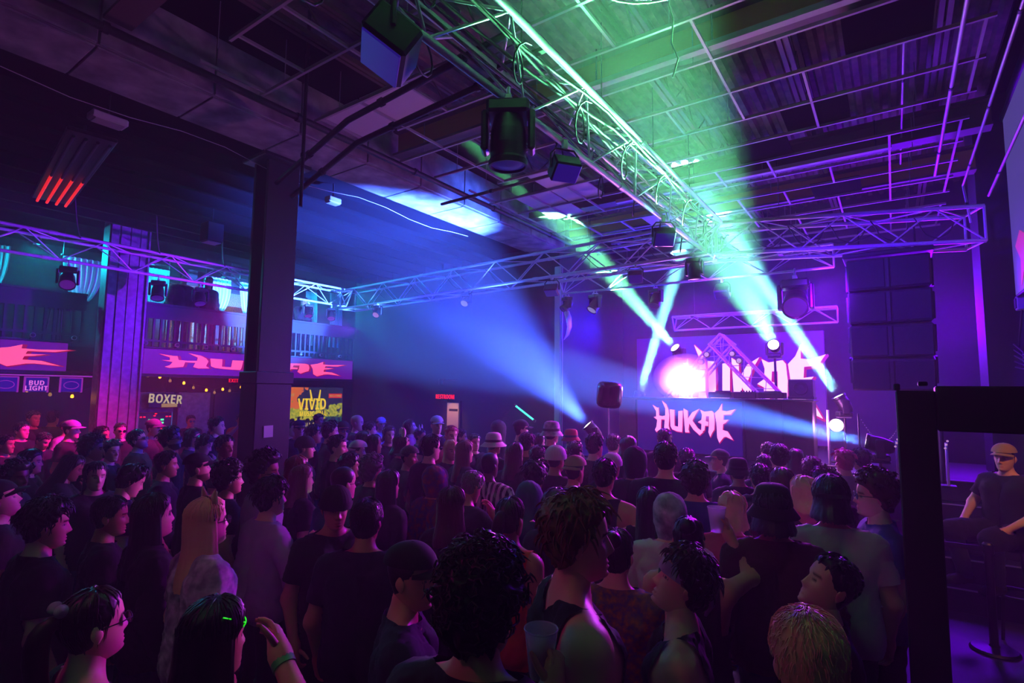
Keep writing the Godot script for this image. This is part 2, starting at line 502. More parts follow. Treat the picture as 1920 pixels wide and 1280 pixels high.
	pipe([Vector3(-5.7, 4.45, -3.6), Vector3(-4.3, 4.66, -3.4), Vector3(-2.2, 4.74, -3.35)], 0.03, M.dark_steel, "ceiling_pipe", "second dark pipe running from the column to the main truss")
	pipe([Vector3(-4.85, 4.95, -0.6), Vector3(-4.85, 4.95, -8.9)], 0.035, M.dark_steel, "ceiling_pipe", "dark sprinkler pipe beside the concrete beam")
	pipe([Vector3(-4.9, 4.7, -5.3), Vector3(-3.2, 4.72, -5.3), Vector3(-1.6, 4.72, -5.3)], 0.02, M.steel_beam, "ceiling_pipe", "pale conduit hung level with the truss")
	pipe([Vector3(-4.6, 5.97, -3.0), Vector3(-4.6, 3.95, -3.0)], 0.018, M.dark_steel, "drop_pole", "thin pole dropping from the ceiling beside the concrete beam")
	# thin white cable sagging along the low ceiling
	var w := PackedVector3Array()
	for i in 15:
		var u := i / 14.0
		w.append(Vector3(-5.95 + 0.05 * sin(u * 9.0), 4.86 - 0.10 * sin(u * PI * 3.0) * sin(u * PI * 3.0), -0.6 - 6.5 * u))
	solo(mb().tube(w, PackedFloat32Array([0.004]), 5), "white_cable", M.white_paint, "thin white cable sagging along the concrete beam", "cable")
	# joists of the low ceiling on the balcony side
	for k in 9:
		var lx := -6.6 - 0.55 * k
		var o := struct(mb().box(Vector3(lx, 4.97, -3.5), Vector3(0.06, 0.16, 12.9)), "ceiling_low_batten", M.dark_ceiling, "dark batten under the low ceiling")
		o.set_meta("group", "battens of the low ceiling")
	# boxes, vents and strip fitting of the low ceiling
	for q in [[Vector3(-6.14, 4.78, -1.89), Vector3(0.16, 0.07, 0.3), "white air vent box under the low ceiling beside the strip fitting", "vent_box"], [Vector3(-6.25, 4.8, -4.57), Vector3(0.12, 0.08, 0.2), "small pale box under the low ceiling beside the dark column", "junction_box"], [Vector3(-8.6, 4.6, -4.1), Vector3(0.25, 0.3, 0.25), "dark electrical box hanging above the side truss", "junction_box"]]:
		var b := thing(q[3], q[2], "ceiling box", q[0])
		part(mb().cbox(Vector3.ZERO, q[1], 0.012), "box_body", M.white_paint if q[0].x > -8 else M.dark_column, b)
		part(mb().cbox(Vector3(0, -q[1].y * 0.5 - 0.006, 0), Vector3(q[1].x * 0.8, 0.012, q[1].z * 0.8), 0.003), "cover_plate", M.tee_bar, b)
		part(mb().rod(Vector3(0, q[1].y * 0.5, 0), Vector3(0, 5.06 - q[0].y, 0), 0.01), "hanger_rod", M.dark_steel, b)
	var h := thing("strip_heater", "ceiling strip heater with red light put as glow on one end of four bars", "heater", Vector3(-8.0, 4.7, -2.12))
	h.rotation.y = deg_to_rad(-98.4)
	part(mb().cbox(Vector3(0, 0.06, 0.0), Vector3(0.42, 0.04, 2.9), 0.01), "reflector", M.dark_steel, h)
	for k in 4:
		part(mb().rod(Vector3(-0.15 + 0.1 * k, 0, 0.1), Vector3(-0.15 + 0.1 * k, 0, 1.4), 0.016), "glowing_tube", glow("heater_red_light", Color(1.0, 0.16, 0.05), 0.9), h)  # red light falling on the bars, put in as emission
		part(mb().rod(Vector3(-0.15 + 0.1 * k, 0, -1.4), Vector3(-0.15 + 0.1 * k, 0, 0.1), 0.016), "plain_tube", M.dark_steel, h)
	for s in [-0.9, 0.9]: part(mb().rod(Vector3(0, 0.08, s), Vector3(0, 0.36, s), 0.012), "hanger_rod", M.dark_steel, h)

func pipe(pts: Array, r: float, m: Material, called: String, label: String) -> void:
	var t := thing(called, label, "pipe", pts[0])
	var p := PackedVector3Array()
	for q in pts: p.append(q - pts[0])
	part(mb().tube(p, PackedFloat32Array([r]), 8), "pipe_run", m, t)
	for i in range(1, pts.size()):
		var a: Vector3 = p[i - 1]
		var b: Vector3 = p[i]
		var steps := int((b - a).length() / 1.8) + 1
		for k in steps:
			var q := a.lerp(b, (k + 0.5) / steps)
			rod_part(q - (b - a).normalized() * 0.02, q + (b - a).normalized() * 0.02, r * 1.35, "pipe_clip", M.dark_steel, t)

# ------------------------------------------------------------------ trusses
func truss(a: Vector3, b: Vector3, side: float, corners: Array, label: String, bay := 0.5, cr := 0.025, m: Material = null) -> Node3D:
	# corners: [sideways, up] offsets of each chord, in units of side
	if m == null: m = M.aluminium
	var t := thing("lighting_truss", label, "truss", a)
	var dir := (b - a).normalized()
	var len := (b - a).length()
	var sx := dir.cross(UPV).normalized()
	if absf(dir.y) > 0.9: sx = Vector3(1, 0, 0)
	var sy := sx.cross(dir)
	var off := []
	for q in corners: off.append(sx * q[0] * side + sy * q[1] * side)
	for o in off:
		rod_part(o, o + dir * len, cr, "chord", m, t)
	var bays := maxi(1, int(len / bay))
	var st := len / bays
	for f in off.size():
		var o1: Vector3 = off[f]
		var o2: Vector3 = off[(f + 1) % off.size()]
		for k in bays:
			var p := dir * (st * k)
			var q := dir * (st * (k + 1))
			var s := (k + f) % 2 == 0
			rod_part((o1 if s else o2) + p, (o2 if s else o1) + q, cr * 0.38, "brace", m, t)
	for k in [0.0, 1.0]:
		for f in off.size():
			rod_part(off[f] + dir * len * k, off[(f + 1) % off.size()] + dir * len * k, cr * 0.6, "end_strut", m, t)
	var n := int(len / 2.5)
	for k in range(1, n):
		for o in off:
			rod_part(o + dir * (len * k / n - 0.05), o + dir * (len * k / n + 0.05), cr * 1.25, "coupler", m, t)
	return t

func cable_run(pts: PackedVector3Array, r: float, label: String, group := "", m: Material = null) -> void:
	solo(mb().tube(pts, PackedFloat32Array([r]), 5), "cable", M.black_cable if m == null else m, label, "cable", group)

func sag(a: Vector3, b: Vector3, drop: float, steps := 10, wob := 0.0) -> PackedVector3Array:
	var p := PackedVector3Array()
	for i in steps + 1:
		var u := float(i) / steps
		p.append(a.lerp(b, u) + Vector3(wob * sin(u * 17.0), -drop * 4.0 * u * (1.0 - u), wob * cos(u * 13.0)))
	return p

func trusses() -> void:
	var tri := [[-0.5, 0.0], [0.5, 0.0], [0.0, -0.87]]
	var quadc := [[-0.5, 0.0], [0.5, 0.0], [0.5, -1.0], [-0.5, -1.0]]
	truss(Vector3(-1.98, 4.45, 0.9), Vector3(-1.98, 4.45, -7.3), 0.42, tri, "long triangular aluminium truss running over the crowd to the stage", 0.46)
	truss(Vector3(-10.2, 4.45, 0.2), Vector3(-10.3, 4.45, -8.0), 0.4, tri, "triangular aluminium truss along the balcony lit magenta", 0.46)
	truss(Vector3(-10.31, 4.45, -8.05), Vector3(-1.92, 4.45, -7.4), 0.42, quadc, "box truss across the hall in front of the stage recess", 0.5)
	truss(Vector3(-1.92, 4.45, -7.5), Vector3(0.9, 4.45, -8.55), 0.42, quadc, "box truss from the main truss to the side wall above the speaker", 0.5)
	truss(Vector3(-3.6, 3.72, -10.9), Vector3(-0.75, 3.72, -11.0), 0.3, tri, "small rear truss above the stage screen", 0.34, 0.02)
	truss(Vector3(-4.95, 4.3, -8.7), Vector3(-0.62, 4.3, -8.85), 0.34, tri, "triangular truss over the stage edge carrying small lights", 0.4, 0.02)
	for q in [[-4.4, -8.72, 4.28], [-1.3, -8.83, 4.28], [-3.2, -10.92, 3.7], [-1.2, -10.98, 3.7]]:
		var hg := thing("truss_hanger", "steel rope holding up a stage truss", "hanger", Vector3(q[0], q[2], q[1]), 0.0, "steel ropes over the stage")
		part(mb().rod(Vector3.ZERO, Vector3(0, 5.95 - q[2], 0), 0.006, 5), "rope", M.dark_steel, hg)
		part(mb().cbox(Vector3.ZERO, Vector3(0.06, 0.03, 0.34), 0.006), "spreader", M.dark_steel, hg)
	# the peaked truss on the stage
	truss(Vector3(-2.36, 3.2, -9.6), Vector3(-1.05, 1.72, -9.6), 0.26, quadc, "sloping stage truss with small round lights down to the booth", 0.24, 0.016)
	truss(Vector3(-2.36, 3.2, -9.6), Vector3(-3.6, 1.8, -9.6), 0.26, quadc, "sloping stage truss meeting its twin in a peak behind the strobe", 0.24, 0.016)
	for k in 8:
		var s := 1.0 if k < 4 else -1.0
		var u: float = [0.16, 0.24, 0.62, 0.7][k % 4]
		var p := Vector3(-2.36, 3.08, -9.42).lerp(Vector3(-1.05 if s > 0 else -3.6, 1.62, -9.42), u)
		var t := thing("round_light", "small round light fixed to the sloping stage truss", "light", p, 0.0, "small round lights on the stage truss")
		part(mb().lathe([[0.0, 0.0], [0.045, 0.0], [0.05, 0.02], [0.05, 0.09]], 14, Transform3D(Basis(Vector3(1, 0, 0), -PI / 2).rotated(Vector3(0, 1, 0), PI), Vector3(0, 0, -0.04))), "housing", M.black_plastic, t)
		part(mb().lathe([[0.04, 0.0], [0.03, 0.014], [0.0, 0.02]], 14, Transform3D(Basis(Vector3(1, 0, 0), PI / 2), Vector3(0, 0, 0.05))), "lens", glow("round_lens", Color(1.0, 0.8, 1.0), 0.49), t)
	# cable bundle lying along the main truss, loops hanging off it
	for k in 9:
		var p := PackedVector3Array()
		for i in 22:
			var u := i / 21.0
			p.append(Vector3(-1.98 + 0.06 * (k - 4) + 0.05 * sin(u * 11.0 + k * 1.7), 4.40 - 0.03 * (k % 3) - 0.05 * absf(sin(u * 14.0 + k)), 0.5 - 7.3 * u))
		cable_run(p, 0.011, "black cable in the bundle lying along the main truss", "cables of the main truss bundle")
	for k in 16:
		var z := -1.4 - 0.4 * k
		var x := -1.98 + (0.21 if k % 2 else -0.2)
		var p := PackedVector3Array()
		var r := 0.09 + 0.05 * rng.randf()
		for i in 15:
			var a := TAU * i / 14.0 * 1.2
			p.append(Vector3(x + 0.07 * cos(a * 0.7), 4.28 - r + r * cos(a), z + r * 1.2 * sin(a)))
		cable_run(p, 0.007, "coiled black cable hanging off the main truss", "cable loops on the main truss")
	for k in 9:
		var x := -9.2 + 1.02 * k
		cable_run(sag(Vector3(x, 4.45, -7.9), Vector3(x + 0.9, 4.1, -7.7), 0.16, 10, 0.01), 0.007, "black cable sagging along the box truss", "cables on the box truss")
	for k in 5:
		cable_run(sag(Vector3(-1.5 + 0.45 * k, 4.4, -7.65 - 0.16 * k), Vector3(-1.1 + 0.45 * k, 4.3, -7.8 - 0.16 * k), 0.22, 10, 0.01), 0.008, "black cable sagging along the truss by the speaker", "cables on the speaker truss")
	for k in 4:
		cable_run(sag(Vector3(-9.5 - 0.1 * k, 4.95, -2.6 - 1.1 * k), Vector3(-10.1, 4.45, -2.9 - 1.1 * k), 0.15), 0.012, "cable dropping from the low ceiling to the balcony truss", "cables above the balcony truss")
	# pale wires slung near the main truss
	for k in 6:
		cable_run(sag(Vector3(-1.7, 4.8, -2.2 - 0.05 * k), Vector3(-1.0 - 0.03 * k, 4.98, -3.6), 0.08 + 0.015 * k, 10, 0.006), 0.006, "pale wire slung from the ceiling beside the main truss", "pale wires by the main truss", M.tee_bar)
	cable_run(sag(Vector3(-1.1, 4.98, -3.3), Vector3(-1.05, 4.2, -3.3), 0.0, 6, 0.02), 0.006, "pale wire hanging straight down beside the main truss", "", M.tee_bar)
	for k in 6:
		var z := -0.4 - 1.25 * k
		var hang := thing("truss_hanger", "steel rope holding up the main truss", "hanger", Vector3(-1.98, 4.45, z), 0.0, "steel ropes holding the main truss")
		part(mb().rod(Vector3(0, 0, 0), Vector3(0, 1.0, 0), 0.007, 5), "rope", M.dark_steel, hang)
		part(mb().cbox(Vector3(0, 0.0, 0), Vector3(0.46, 0.03, 0.05), 0.006), "spreader", M.dark_steel, hang)

# ------------------------------------------------------------------ stage lights hanging on the trusses
func moving_head(at: Vector3, aim: Vector3, s: float, label: String, lens_col := Color(0.1, 0.05, 0.4), e := 0.6, hang := true) -> void:
	var t := thing("moving_head_light", label, "stage light", at)
	var up := 1.0 if hang else -1.0
	var local := aim - at
	t.rotation.y = atan2(-local.x, -local.z)
	var d := Vector3(0, local.y, -Vector2(local.x, local.z).length()).normalized()
	part(mb().cbox(Vector3(0, 0.2 * s * up, 0), Vector3(0.3, 0.1, 0.26) * s, 0.02 * s), "base", M.black_plastic, t)
	if hang:
		var cl := part(mb().cbox(Vector3(0, 0.27 * s, 0), Vector3(0.05, 0.06, 0.16) * s, 0.006 * s), "clamp", M.aluminium, t)
		part(mb().tube(PackedVector3Array([Vector3(0, 0.29 * s, -0.05 * s), Vector3(0, 0.36 * s, -0.045 * s), Vector3(0, 0.385 * s, 0), Vector3(0, 0.36 * s, 0.045 * s), Vector3(0, 0.29 * s, 0.05 * s)]), PackedFloat32Array([0.012 * s]), 6), "hook", M.aluminium, cl)
	for sx in [-1.0, 1.0]:
		part(mb().cbox(Vector3(sx * 0.165 * s, 0.05 * s * up, 0), Vector3(0.05, 0.3, 0.13) * s, 0.015 * s), "yoke_arm", M.black_plastic, t)
	var yb := d
	var xb := Vector3(1, 0, 0)
	var zb := xb.cross(yb)
	var xf := Transform3D(Basis(xb, yb, zb).scaled_local(Vector3(s, s, s)), Vector3.ZERO)
	var hd := part(mb().lathe([[0.0, -0.2], [0.07, -0.2], [0.1, -0.16], [0.125, -0.05], [0.13, 0.05], [0.125, 0.14], [0.14, 0.16], [0.14, 0.2], [0.125, 0.2], [0.12, 0.185]], 22, xf), "lamp_head", M.black_plastic, t)
	part(mb().lathe([[0.12, 0.183], [0.08, 0.192], [0.0, 0.198]], 20, xf, true), "lens", glow("lens_%s" % lens_col.to_html(), lens_col, e), hd)

func box_light(at: Vector3, aim: Vector3, s: float, label: String, lens_col := Color(0.18, 0.08, 0.6), e := 0.5) -> void:
	var t := thing("flood_light", label, "stage light", at)
	var local := aim - at
	t.rotation.y = atan2(-local.x, -local.z)
	var pitch := atan2(local.y, Vector2(local.x, local.z).length())
	var b := Basis(Vector3(1, 0, 0), pitch)
	part(mb().cbox(Vector3.ZERO, Vector3(0.28, 0.22, 0.16) * s, 0.015 * s, b), "housing", M.black_plastic, t)
	part(mb().cbox(b * Vector3(0, 0, -0.084 * s), Vector3(0.25, 0.19, 0.012) * s, 0.004 * s, b), "front_panel", glow("panel_%s" % lens_col.to_html(), lens_col, e), t)
	for k in 5: part(mb().box(b * Vector3((-0.1 + 0.05 * k) * s, 0, 0.085 * s), Vector3(0.008, 0.18, 0.02) * s, b), "cooling_fin", M.dark_steel, t)
	var yk := PackedVector3Array([Vector3(-0.15 * s, 0, 0), Vector3(-0.15 * s, 0.14 * s, 0), Vector3(-0.1 * s, 0.2 * s, 0), Vector3(0.1 * s, 0.2 * s, 0), Vector3(0.15 * s, 0.14 * s, 0), Vector3(0.15 * s, 0, 0)])
	part(mb().tube(yk, PackedFloat32Array([0.012 * s]), 6), "yoke", M.dark_steel, t)
	part(mb().cbox(Vector3(0, 0.25 * s, 0), Vector3(0.05, 0.1, 0.06) * s, 0.006 * s), "clamp", M.aluminium, t)

func truss_lights() -> void:
	var crowd := Vector3(-5, 0.5, -3.5)
	box_light(Vector3(-2.1, 3.86, 0.38), Vector3(-1.4, 1.3, -2.6), 0.9, "flood light washing the near crowd magenta from the start of the main truss", Color(0.8, 0.1, 0.5), 0.6)
	box_light(Vector3(-1.95, 3.88, -1.72), Vector3(-2.6, 2.2, -0.9), 1.1, "large flood light with violet panel hanging near the start of the main truss")
	moving_head(Vector3(-1.95, 3.8, -2.72), Vector3(-2.0, 2.0, -2.8), 0.9, "black moving head light hanging straight down from the main truss")
	box_light(Vector3(-1.95, 3.86, -3.45), Vector3(-1.2, 2.6, -2.9), 0.75, "small flood light with violet panel on the main truss after the moving head")
	box_light(Vector3(-1.95, 3.86, -5.6), Vector3(-1.3, 2.8, -4.6), 0.8, "small flood light on the main truss close to the stage")
	box_light(Vector3(-2.95, 3.84, -7.27), Vector3(-2.6, 2.8, -6.2), 0.7, "small flood light under the box truss beside the main truss")
	moving_head(Vector3(-2.1, 3.82, -7.21), Vector3(-2.1, 2.6, -7.3), 0.62, "small moving head hanging where the main truss meets the box truss", Color(0.6, 0.5, 0.9), 0.45)
	moving_head(Vector3(-3.2, 3.76, -8.76), Vector3(-3.4, 2.0, -8.0), 0.66, "small moving head hanging over the stage edge beside the marshmallow totem")
	box_light(Vector3(-2.14, 3.77, -8.8), Vector3(-2.2, 2.0, -7.0), 0.8, "dark flood light hanging over the booth")
	moving_head(Vector3(-1.12, 3.55, -8.83), Vector3(-1.0, 2.6, -7.2), 1.25, "large round wash light hanging beside the speaker stack", Color(0.35, 0.1, 0.7), 0.5)
	moving_head(Vector3(-4.3, 3.75, -8.72), Vector3(-4.9, 2.0, -7.6), 0.7, "pale moving head hanging over the stage near the white pole", Color(0.7, 0.7, 0.95), 0.45)
	moving_head(Vector3(-4.86, 3.78, -8.7), Vector3(-5.6, 2.4, -7.6), 0.6, "moving head beside the white pole with a claw shaped streamer below")
	box_light(Vector3(-4.4, 3.81, -7.38), Vector3(-4.2, 2.0, -6.4), 0.8, "flood light under the box truss over the open floor")
	moving_head(Vector3(-6.3, 3.83, -7.53), Vector3(-6.0, 2.6, -6.2), 0.55, "small moving head under the middle of the box truss", Color(0.75, 0.7, 0.95), 0.45)
	moving_head(Vector3(-8.9, 3.83, -7.73), Vector3(-8.4, 2.6, -6.4), 0.55, "small moving head under the balcony end of the box truss", Color(0.9, 0.6, 0.9), 0.45)
	var wx := thing("added_flood_pole", "slim pole and pink flood light added unseen behind the dark column", "stage light", Vector3(-7.70, 0, -4.82))  # added out of sight to carry the pink light on the crowd
	part(mb().rod(Vector3(0, 0.02, 0), Vector3(0, 3.5, 0), 0.025), "pole", M.dark_steel, wx)
	part(mb().cbox(Vector3(0, 0.015, 0), Vector3(0.4, 0.03, 0.4), 0.006), "base_plate", M.dark_steel, wx)
	part(mb().cbox(Vector3(0, 3.87, 0.02), Vector3(0.24, 0.2, 0.12), 0.015), "housing", M.black_plastic, wx)
	moving_head(Vector3(-10.22, 3.82, -2.8), Vector3(-9.4, 3.0, -2.6), 0.75, "square faced moving head on the balcony truss in front of a teal curtain", Color(0.4, 0.1, 0.6), 0.6)
	moving_head(Vector3(-10.24, 3.83, -4.05), Vector3(-9.6, 2.4, -3.8), 0.72, "moving head on the balcony truss just past the violet pillar", Color(0.3, 0.1, 0.7), 0.5)
	moving_head(Vector3(-10.25, 3.83, -4.75), Vector3(-9.6, 2.4, -4.6), 0.7, "moving head on the balcony truss above the two balcony guests", Color(0.3, 0.1, 0.7), 0.5)
	moving_head(Vector3(-10.28, 3.86, -7.0), Vector3(-9.6, 2.4, -6.8), 0.6, "moving head on the balcony truss behind the dark column", Color(0.5, 0.1, 0.6), 0.6)
	moving_head(Vector3(-10.29, 3.86, -7.6), Vector3(-9.4, 2.4, -7.0), 0.6, "moving head at the corner of the balcony truss", Color(0.5, 0.1, 0.6), 0.6)
	# streamer hanging off one light
	var st := thing("claw_streamer", "curved claw shaped streamer hanging below a moving head", "decoration", Vector3(-4.86, 3.66, -8.68))
	part(mb().tube(PackedVector3Array([Vector3(0, 0, 0), Vector3(0.04, -0.12, 0), Vector3(0.06, -0.28, 0), Vector3(0.02, -0.42, 0), Vector3(-0.06, -0.52, 0)]), PackedFloat32Array([0.05, 0.055, 0.045, 0.03, 0.004]), 10), "streamer_body", M.white_paint, st)
	# the six fixtures on the stage that throw the visible shafts: standing on the deck or on stands
	var src := [[Vector3(-3.31, 3.05, -10.0), Vector3(-4.53, 5.3, -7.34), "moving head on a stand throwing a pale green shaft over the balcony side"], [Vector3(-1.63, 3.03, -10.0), Vector3(-1.37, 4.62, -2.90), "moving head on a stand throwing the broad green shaft along the main truss"], [Vector3(-3.81, 2.20, -9.55), Vector3(-3.35, 5.3, -10.9), "moving head beside the booth throwing a thin pale shaft straight up"], [Vector3(-0.69, 2.19, -9.5), Vector3(-2.34, 5.3, -8.93), "moving head past the booth throwing a thin pale shaft across the stage"], [Vector3(-3.95, 1.7, -7.7), Vector3(-6.3, 4.7, -6.1), "moving head at the stage edge throwing the wide blue cone"], [Vector3(-0.31, 1.65, -7.7), Vector3(-1.75, 1.95, -7.6), "moving head at the stage edge throwing a blue shaft along the booth"]]
	for q in src:
		var dir: Vector3 = (q[1] - q[0]).normalized()
		var c: Vector3 = q[0] - dir * 0.155
		moving_head(c, q[1], 0.72, q[2], Color(1, 1, 1), 4.0, false)
		var foot := c.y - 0.18
		var sd := thing("light_stand", "black stand of the light with the " + q[2].split("throwing ")[1].trim_prefix("a ").trim_prefix("the "), "stand", Vector3(c.x, 1.2, c.z))
		var hgt := foot - 1.2
		part(mb().rod(Vector3(0, 0.02, 0), Vector3(0, hgt, 0), 0.02, 8), "pole", M.black_plastic, sd)
		part(mb().cbox(Vector3(0, 0.015, 0), Vector3(0.36, 0.03, 0.36), 0.006), "base_plate", M.black_plastic, sd)
		part(mb().cbox(Vector3(0, hgt - 0.01, 0), Vector3(0.2, 0.02, 0.2), 0.004), "top_plate", M.black_plastic, sd)

# ------------------------------------------------------------------ lettering of the spiky logo, outlines in a 770 x 345 field, y down
const LOGO := [
	[205, 775, 250, 800, 264, 798, 268, 870, 300, 876, 330, 868, 332, 805, 300, 735, 342, 768, 362, 815, 370, 870, 362, 960, 375, 1000, 335, 1010, 318, 985, 325, 905, 290, 905, 285, 990, 240, 1020, 225, 1000, 240, 975, 250, 910, 215, 885, 240, 880, 240, 830],
	[376, 812, 420, 815, 420, 958, 454, 964, 458, 825, 500, 820, 495, 960, 490, 1010, 440, 1005, 395, 988, 380, 960],
	[508, 800, 546, 820, 548, 890, 590, 832, 655, 800, 620, 850, 590, 905, 640, 970, 688, 1000, 655, 1030, 600, 985, 560, 930, 552, 985, 560, 1010, 520, 1010, 514, 930],
	[665, 808, 700, 824, 770, 815, 786, 832, 792, 900, 788, 975, 770, 1000, 750, 1040, 735, 1000, 742, 930, 744, 862, 716, 862, 712, 905, 736, 912, 734, 945, 705, 945, 700, 985, 668, 1000, 674, 930, 640, 915, 674, 895, 680, 850],
	[796, 832, 832, 800, 860, 750, 858, 810, 900, 815, 975, 795, 935, 840, 872, 845, 868, 890, 915, 885, 886, 915, 866, 925, 862, 975, 905, 985, 950, 1055, 890, 1030, 870, 1035, 830, 1085, 812, 1040, 808, 920]]

func logo(parent: Node, xf: Transform3D, w: float, h: float, face: Material, edge: Material, fat := 5.0, shift := 4.0) -> void:
	for l in LOGO:
		var p := PackedVector2Array()
		for i in range(0, l.size(), 2): p.append(Vector2(l[i], l[i + 1]))
		for q in Geometry2D.offset_polygon(p, fat, Geometry2D.JOIN_MITER):
			var e := PackedVector2Array()
			for a in q: e.append(Vector2((a.x + shift - 590.0) / 770.0 * w, (912.0 - a.y - shift) / 345.0 * h))
			part(mb().prism(e, 0.003, xf.translated_local(Vector3(0, 0, 0.001)), false), "letter_outline", edge, parent)
			break
		var f := PackedVector2Array()
		for a in p: f.append(Vector2((a.x - 590.0) / 770.0 * w, (912.0 - a.y) / 345.0 * h))
		part(mb().prism(f, 0.006, xf.translated_local(Vector3(0, 0, 0.003)), false), "letter", face, parent)

func words(text: String, size: float, m: Material, parent: Node, xf: Transform3D, called := "lettering", font := "Droid Sans", bold := true) -> void:
	var t := TextMesh.new()
	var f := SystemFont.new()
	f.font_names = PackedStringArray([font])
	if bold: f.font_weight = 700
	t.font = f
	t.text = text
	t.font_size = 48
	t.pixel_size = size / 36.0
	t.depth = 0.006
	t.curve_step = 4.0
	var o := MeshInstance3D.new()
	o.name = called
	o.mesh = t
	o.material_override = m
	parent.add_child(o, true)
	o.transform = xf

func stage() -> void:
	mat("stage_black", Color(0.045, 0.045, 0.05), 0.5)
	mat("speaker_black", Color(0.05, 0.05, 0.055), 0.6)
	mat("grille", Color(0.03, 0.03, 0.032), 0.8)
	var pl := thing("stage_platform", "black raised stage floor in front of the crowd", "stage", Vector3(-2.3, 0, -9.6))
	part(mb().cbox(Vector3(-0.4, 1.14, 0.07), Vector3(5.0, 0.12, 4.4), 0.01), "stage_deck", M.stage_black, pl)
	for k in 8: part(mb().box(Vector3(-2.6 + 0.63 * k, 0.54, 2.27), Vector3(0.61, 1.06, 0.03)), "skirt_panel", M.stage_black, pl)
	# booth
	var b := thing("disc_jockey_booth", "black booth with a glowing letter screen on the stage", "booth", Vector3(-2.45, 1.2, -8.95))
	part(mb().cbox(Vector3(0.02, 0.45, -0.1), Vector3(2.95, 0.9, 0.45), 0.01), "body", M.stage_black, b)
	part(mb().cbox(Vector3(0.02, 0.905, -0.1), Vector3(3.0, 0.03, 0.6), 0.008), "table_top", M.stage_black, b)
	for x in [-1.15, 0.58, 1.1]: part(mb().cbox(Vector3(x, 0.46, 0.135), Vector3(0.02, 0.86, 0.03), 0.004), "front_rib", M.dark_steel, b)
	var scr := part(mb().cbox(Vector3(-0.28, 0.46, 0.14), Vector3(1.66, 0.82, 0.03), 0.005), "screen", glow("booth_screen", Color(0.16, 0.06, 0.55), 0.55), b, "glowing violet screen with spiky pink letters")
	logo(scr, Transform3D(Basis.IDENTITY, Vector3(-0.19, 0.55, 0.157)), 1.3, 0.62, glow("booth_letter", Color(1.0, 0.55, 0.9), 1.5), glow("booth_letter_edge", Color(1.0, 0.1, 0.5), 0.49))
	var mx := thing("mixer_deck", "dark mixer with two players on the booth table", "mixer", Vector3(-1.85, 2.125, -8.95))
	part(mb().cbox(Vector3(0, 0.05, 0), Vector3(0.32, 0.1, 0.34), 0.01), "mixer_body", M.black_plastic, mx)
	for s in [-0.36, 0.36]:
		var pd := part(mb().cbox(Vector3(s, 0.05, 0), Vector3(0.34, 0.09, 0.36), 0.01), "player", M.black_plastic, mx)
		part(mb().lathe([[0.12, 0.0], [0.12, 0.015], [0.11, 0.02], [0.0, 0.02]], 20, Transform3D(Basis.IDENTITY, Vector3(s, 0.095, 0))), "jog_wheel", M.dark_steel, pd)
	for k in 6: part(mb().lathe([[0.012, 0.0], [0.01, 0.02], [0.0, 0.02]], 8, Transform3D(Basis.IDENTITY, Vector3(-0.1 + 0.04 * k, 0.1, -0.08))), "knob", M.dark_steel, mx)
	var mon := thing("monitor_speaker", "dark square monitor speaker standing at the end of the booth", "speaker", Vector3(-1.12, 2.145, -9.15))
	part(mb().cbox(Vector3(0, 0.0, 0), Vector3(0.34, 0.04, 0.34), 0.006), "base", M.black_plastic, mon)
	part(mb().cbox(Vector3(0, 0.14, 0), Vector3(0.32, 0.26, 0.3), 0.012), "cabinet", M.speaker_black, mon)
	part(mb().lathe([[0.1, 0.0], [0.09, 0.012], [0.03, -0.01], [0.0, 0.0]], 18, Transform3D(Basis(Vector3(1, 0, 0), PI / 2), Vector3(0, 0.14, 0.152))), "cone", M.grille, mon)
	# strobe behind the booth and the small blinder at its end
	var sb := thing("strobe_panel", "dazzling white pink strobe light behind the booth", "light", Vector3(-2.92, 2.14, -9.55))
	part(mb().cbox(Vector3(0, 0.27, -0.05), Vector3(0.62, 0.4, 0.08), 0.02), "housing", M.black_plastic, sb)
	part(mb().rod(Vector3(0, -0.94, -0.05), Vector3(0, 0.1, -0.05), 0.02), "stand", M.black_plastic, sb)
	part(mb().cbox(Vector3(0, 0.27, 0.0), Vector3(0.56, 0.36, 0.02), 0.006), "lamp_face", glow("strobe_face", Color(1.0, 0.82, 1.0), 3.0), sb)
	var bl := thing("blinder_light", "small round white blinder at the end of the booth", "light", Vector3(-0.7, 1.2, -8.95))
	part(mb().rod(Vector3(-0.08, 0.02, 0), Vector3(-0.08, 0.78, 0), 0.018), "stand", M.white_paint, bl)
	part(mb().cbox(Vector3(-0.08, 0.01, 0), Vector3(0.3, 0.02, 0.3), 0.005), "base_plate", M.black_plastic, bl)
	part(mb().lathe([[0.0, -0.12], [0.06, -0.11], [0.09, -0.03], [0.095, 0.0]], 18, Transform3D(Basis(Vector3(1, 0, 0), PI / 2), Vector3(0.02, 0.57, 0.03))), "housing", M.black_plastic, bl)
	part(mb().lathe([[0.09, 0.0], [0.06, 0.02], [0.0, 0.03]], 18, Transform3D(Basis(Vector3(1, 0, 0), PI / 2), Vector3(0.02, 0.57, 0.03)), true), "lens", glow("blinder_lens", Color(1.0, 0.85, 1.0), 2.5), bl)
	# backdrop screen
	var bd := thing("stage_screen", "large stage screen showing pale spiky letters on magenta", "screen", Vector3(-2.6, 1.2, -11.35))
	part(mb().cbox(Vector3(-0.2, 1.12, -0.05), Vector3(3.6, 2.1, 0.08), 0.01), "screen_panel", glow("backdrop_panel", Color(0.36, 0.02, 0.75), 0.55), bd)
	for k in 5: part(mb().box(Vector3(-1.9 + 0.85 * k, 1.05, -0.11), Vector3(0.05, 2.1, 0.05)), "rear_post", M.dark_steel, bd)
	for k in 3: part(mb().box(Vector3(-1.6 + 1.4 * k, 0.03, 0.0), Vector3(0.12, 0.06, 0.6)), "foot", M.dark_steel, bd)
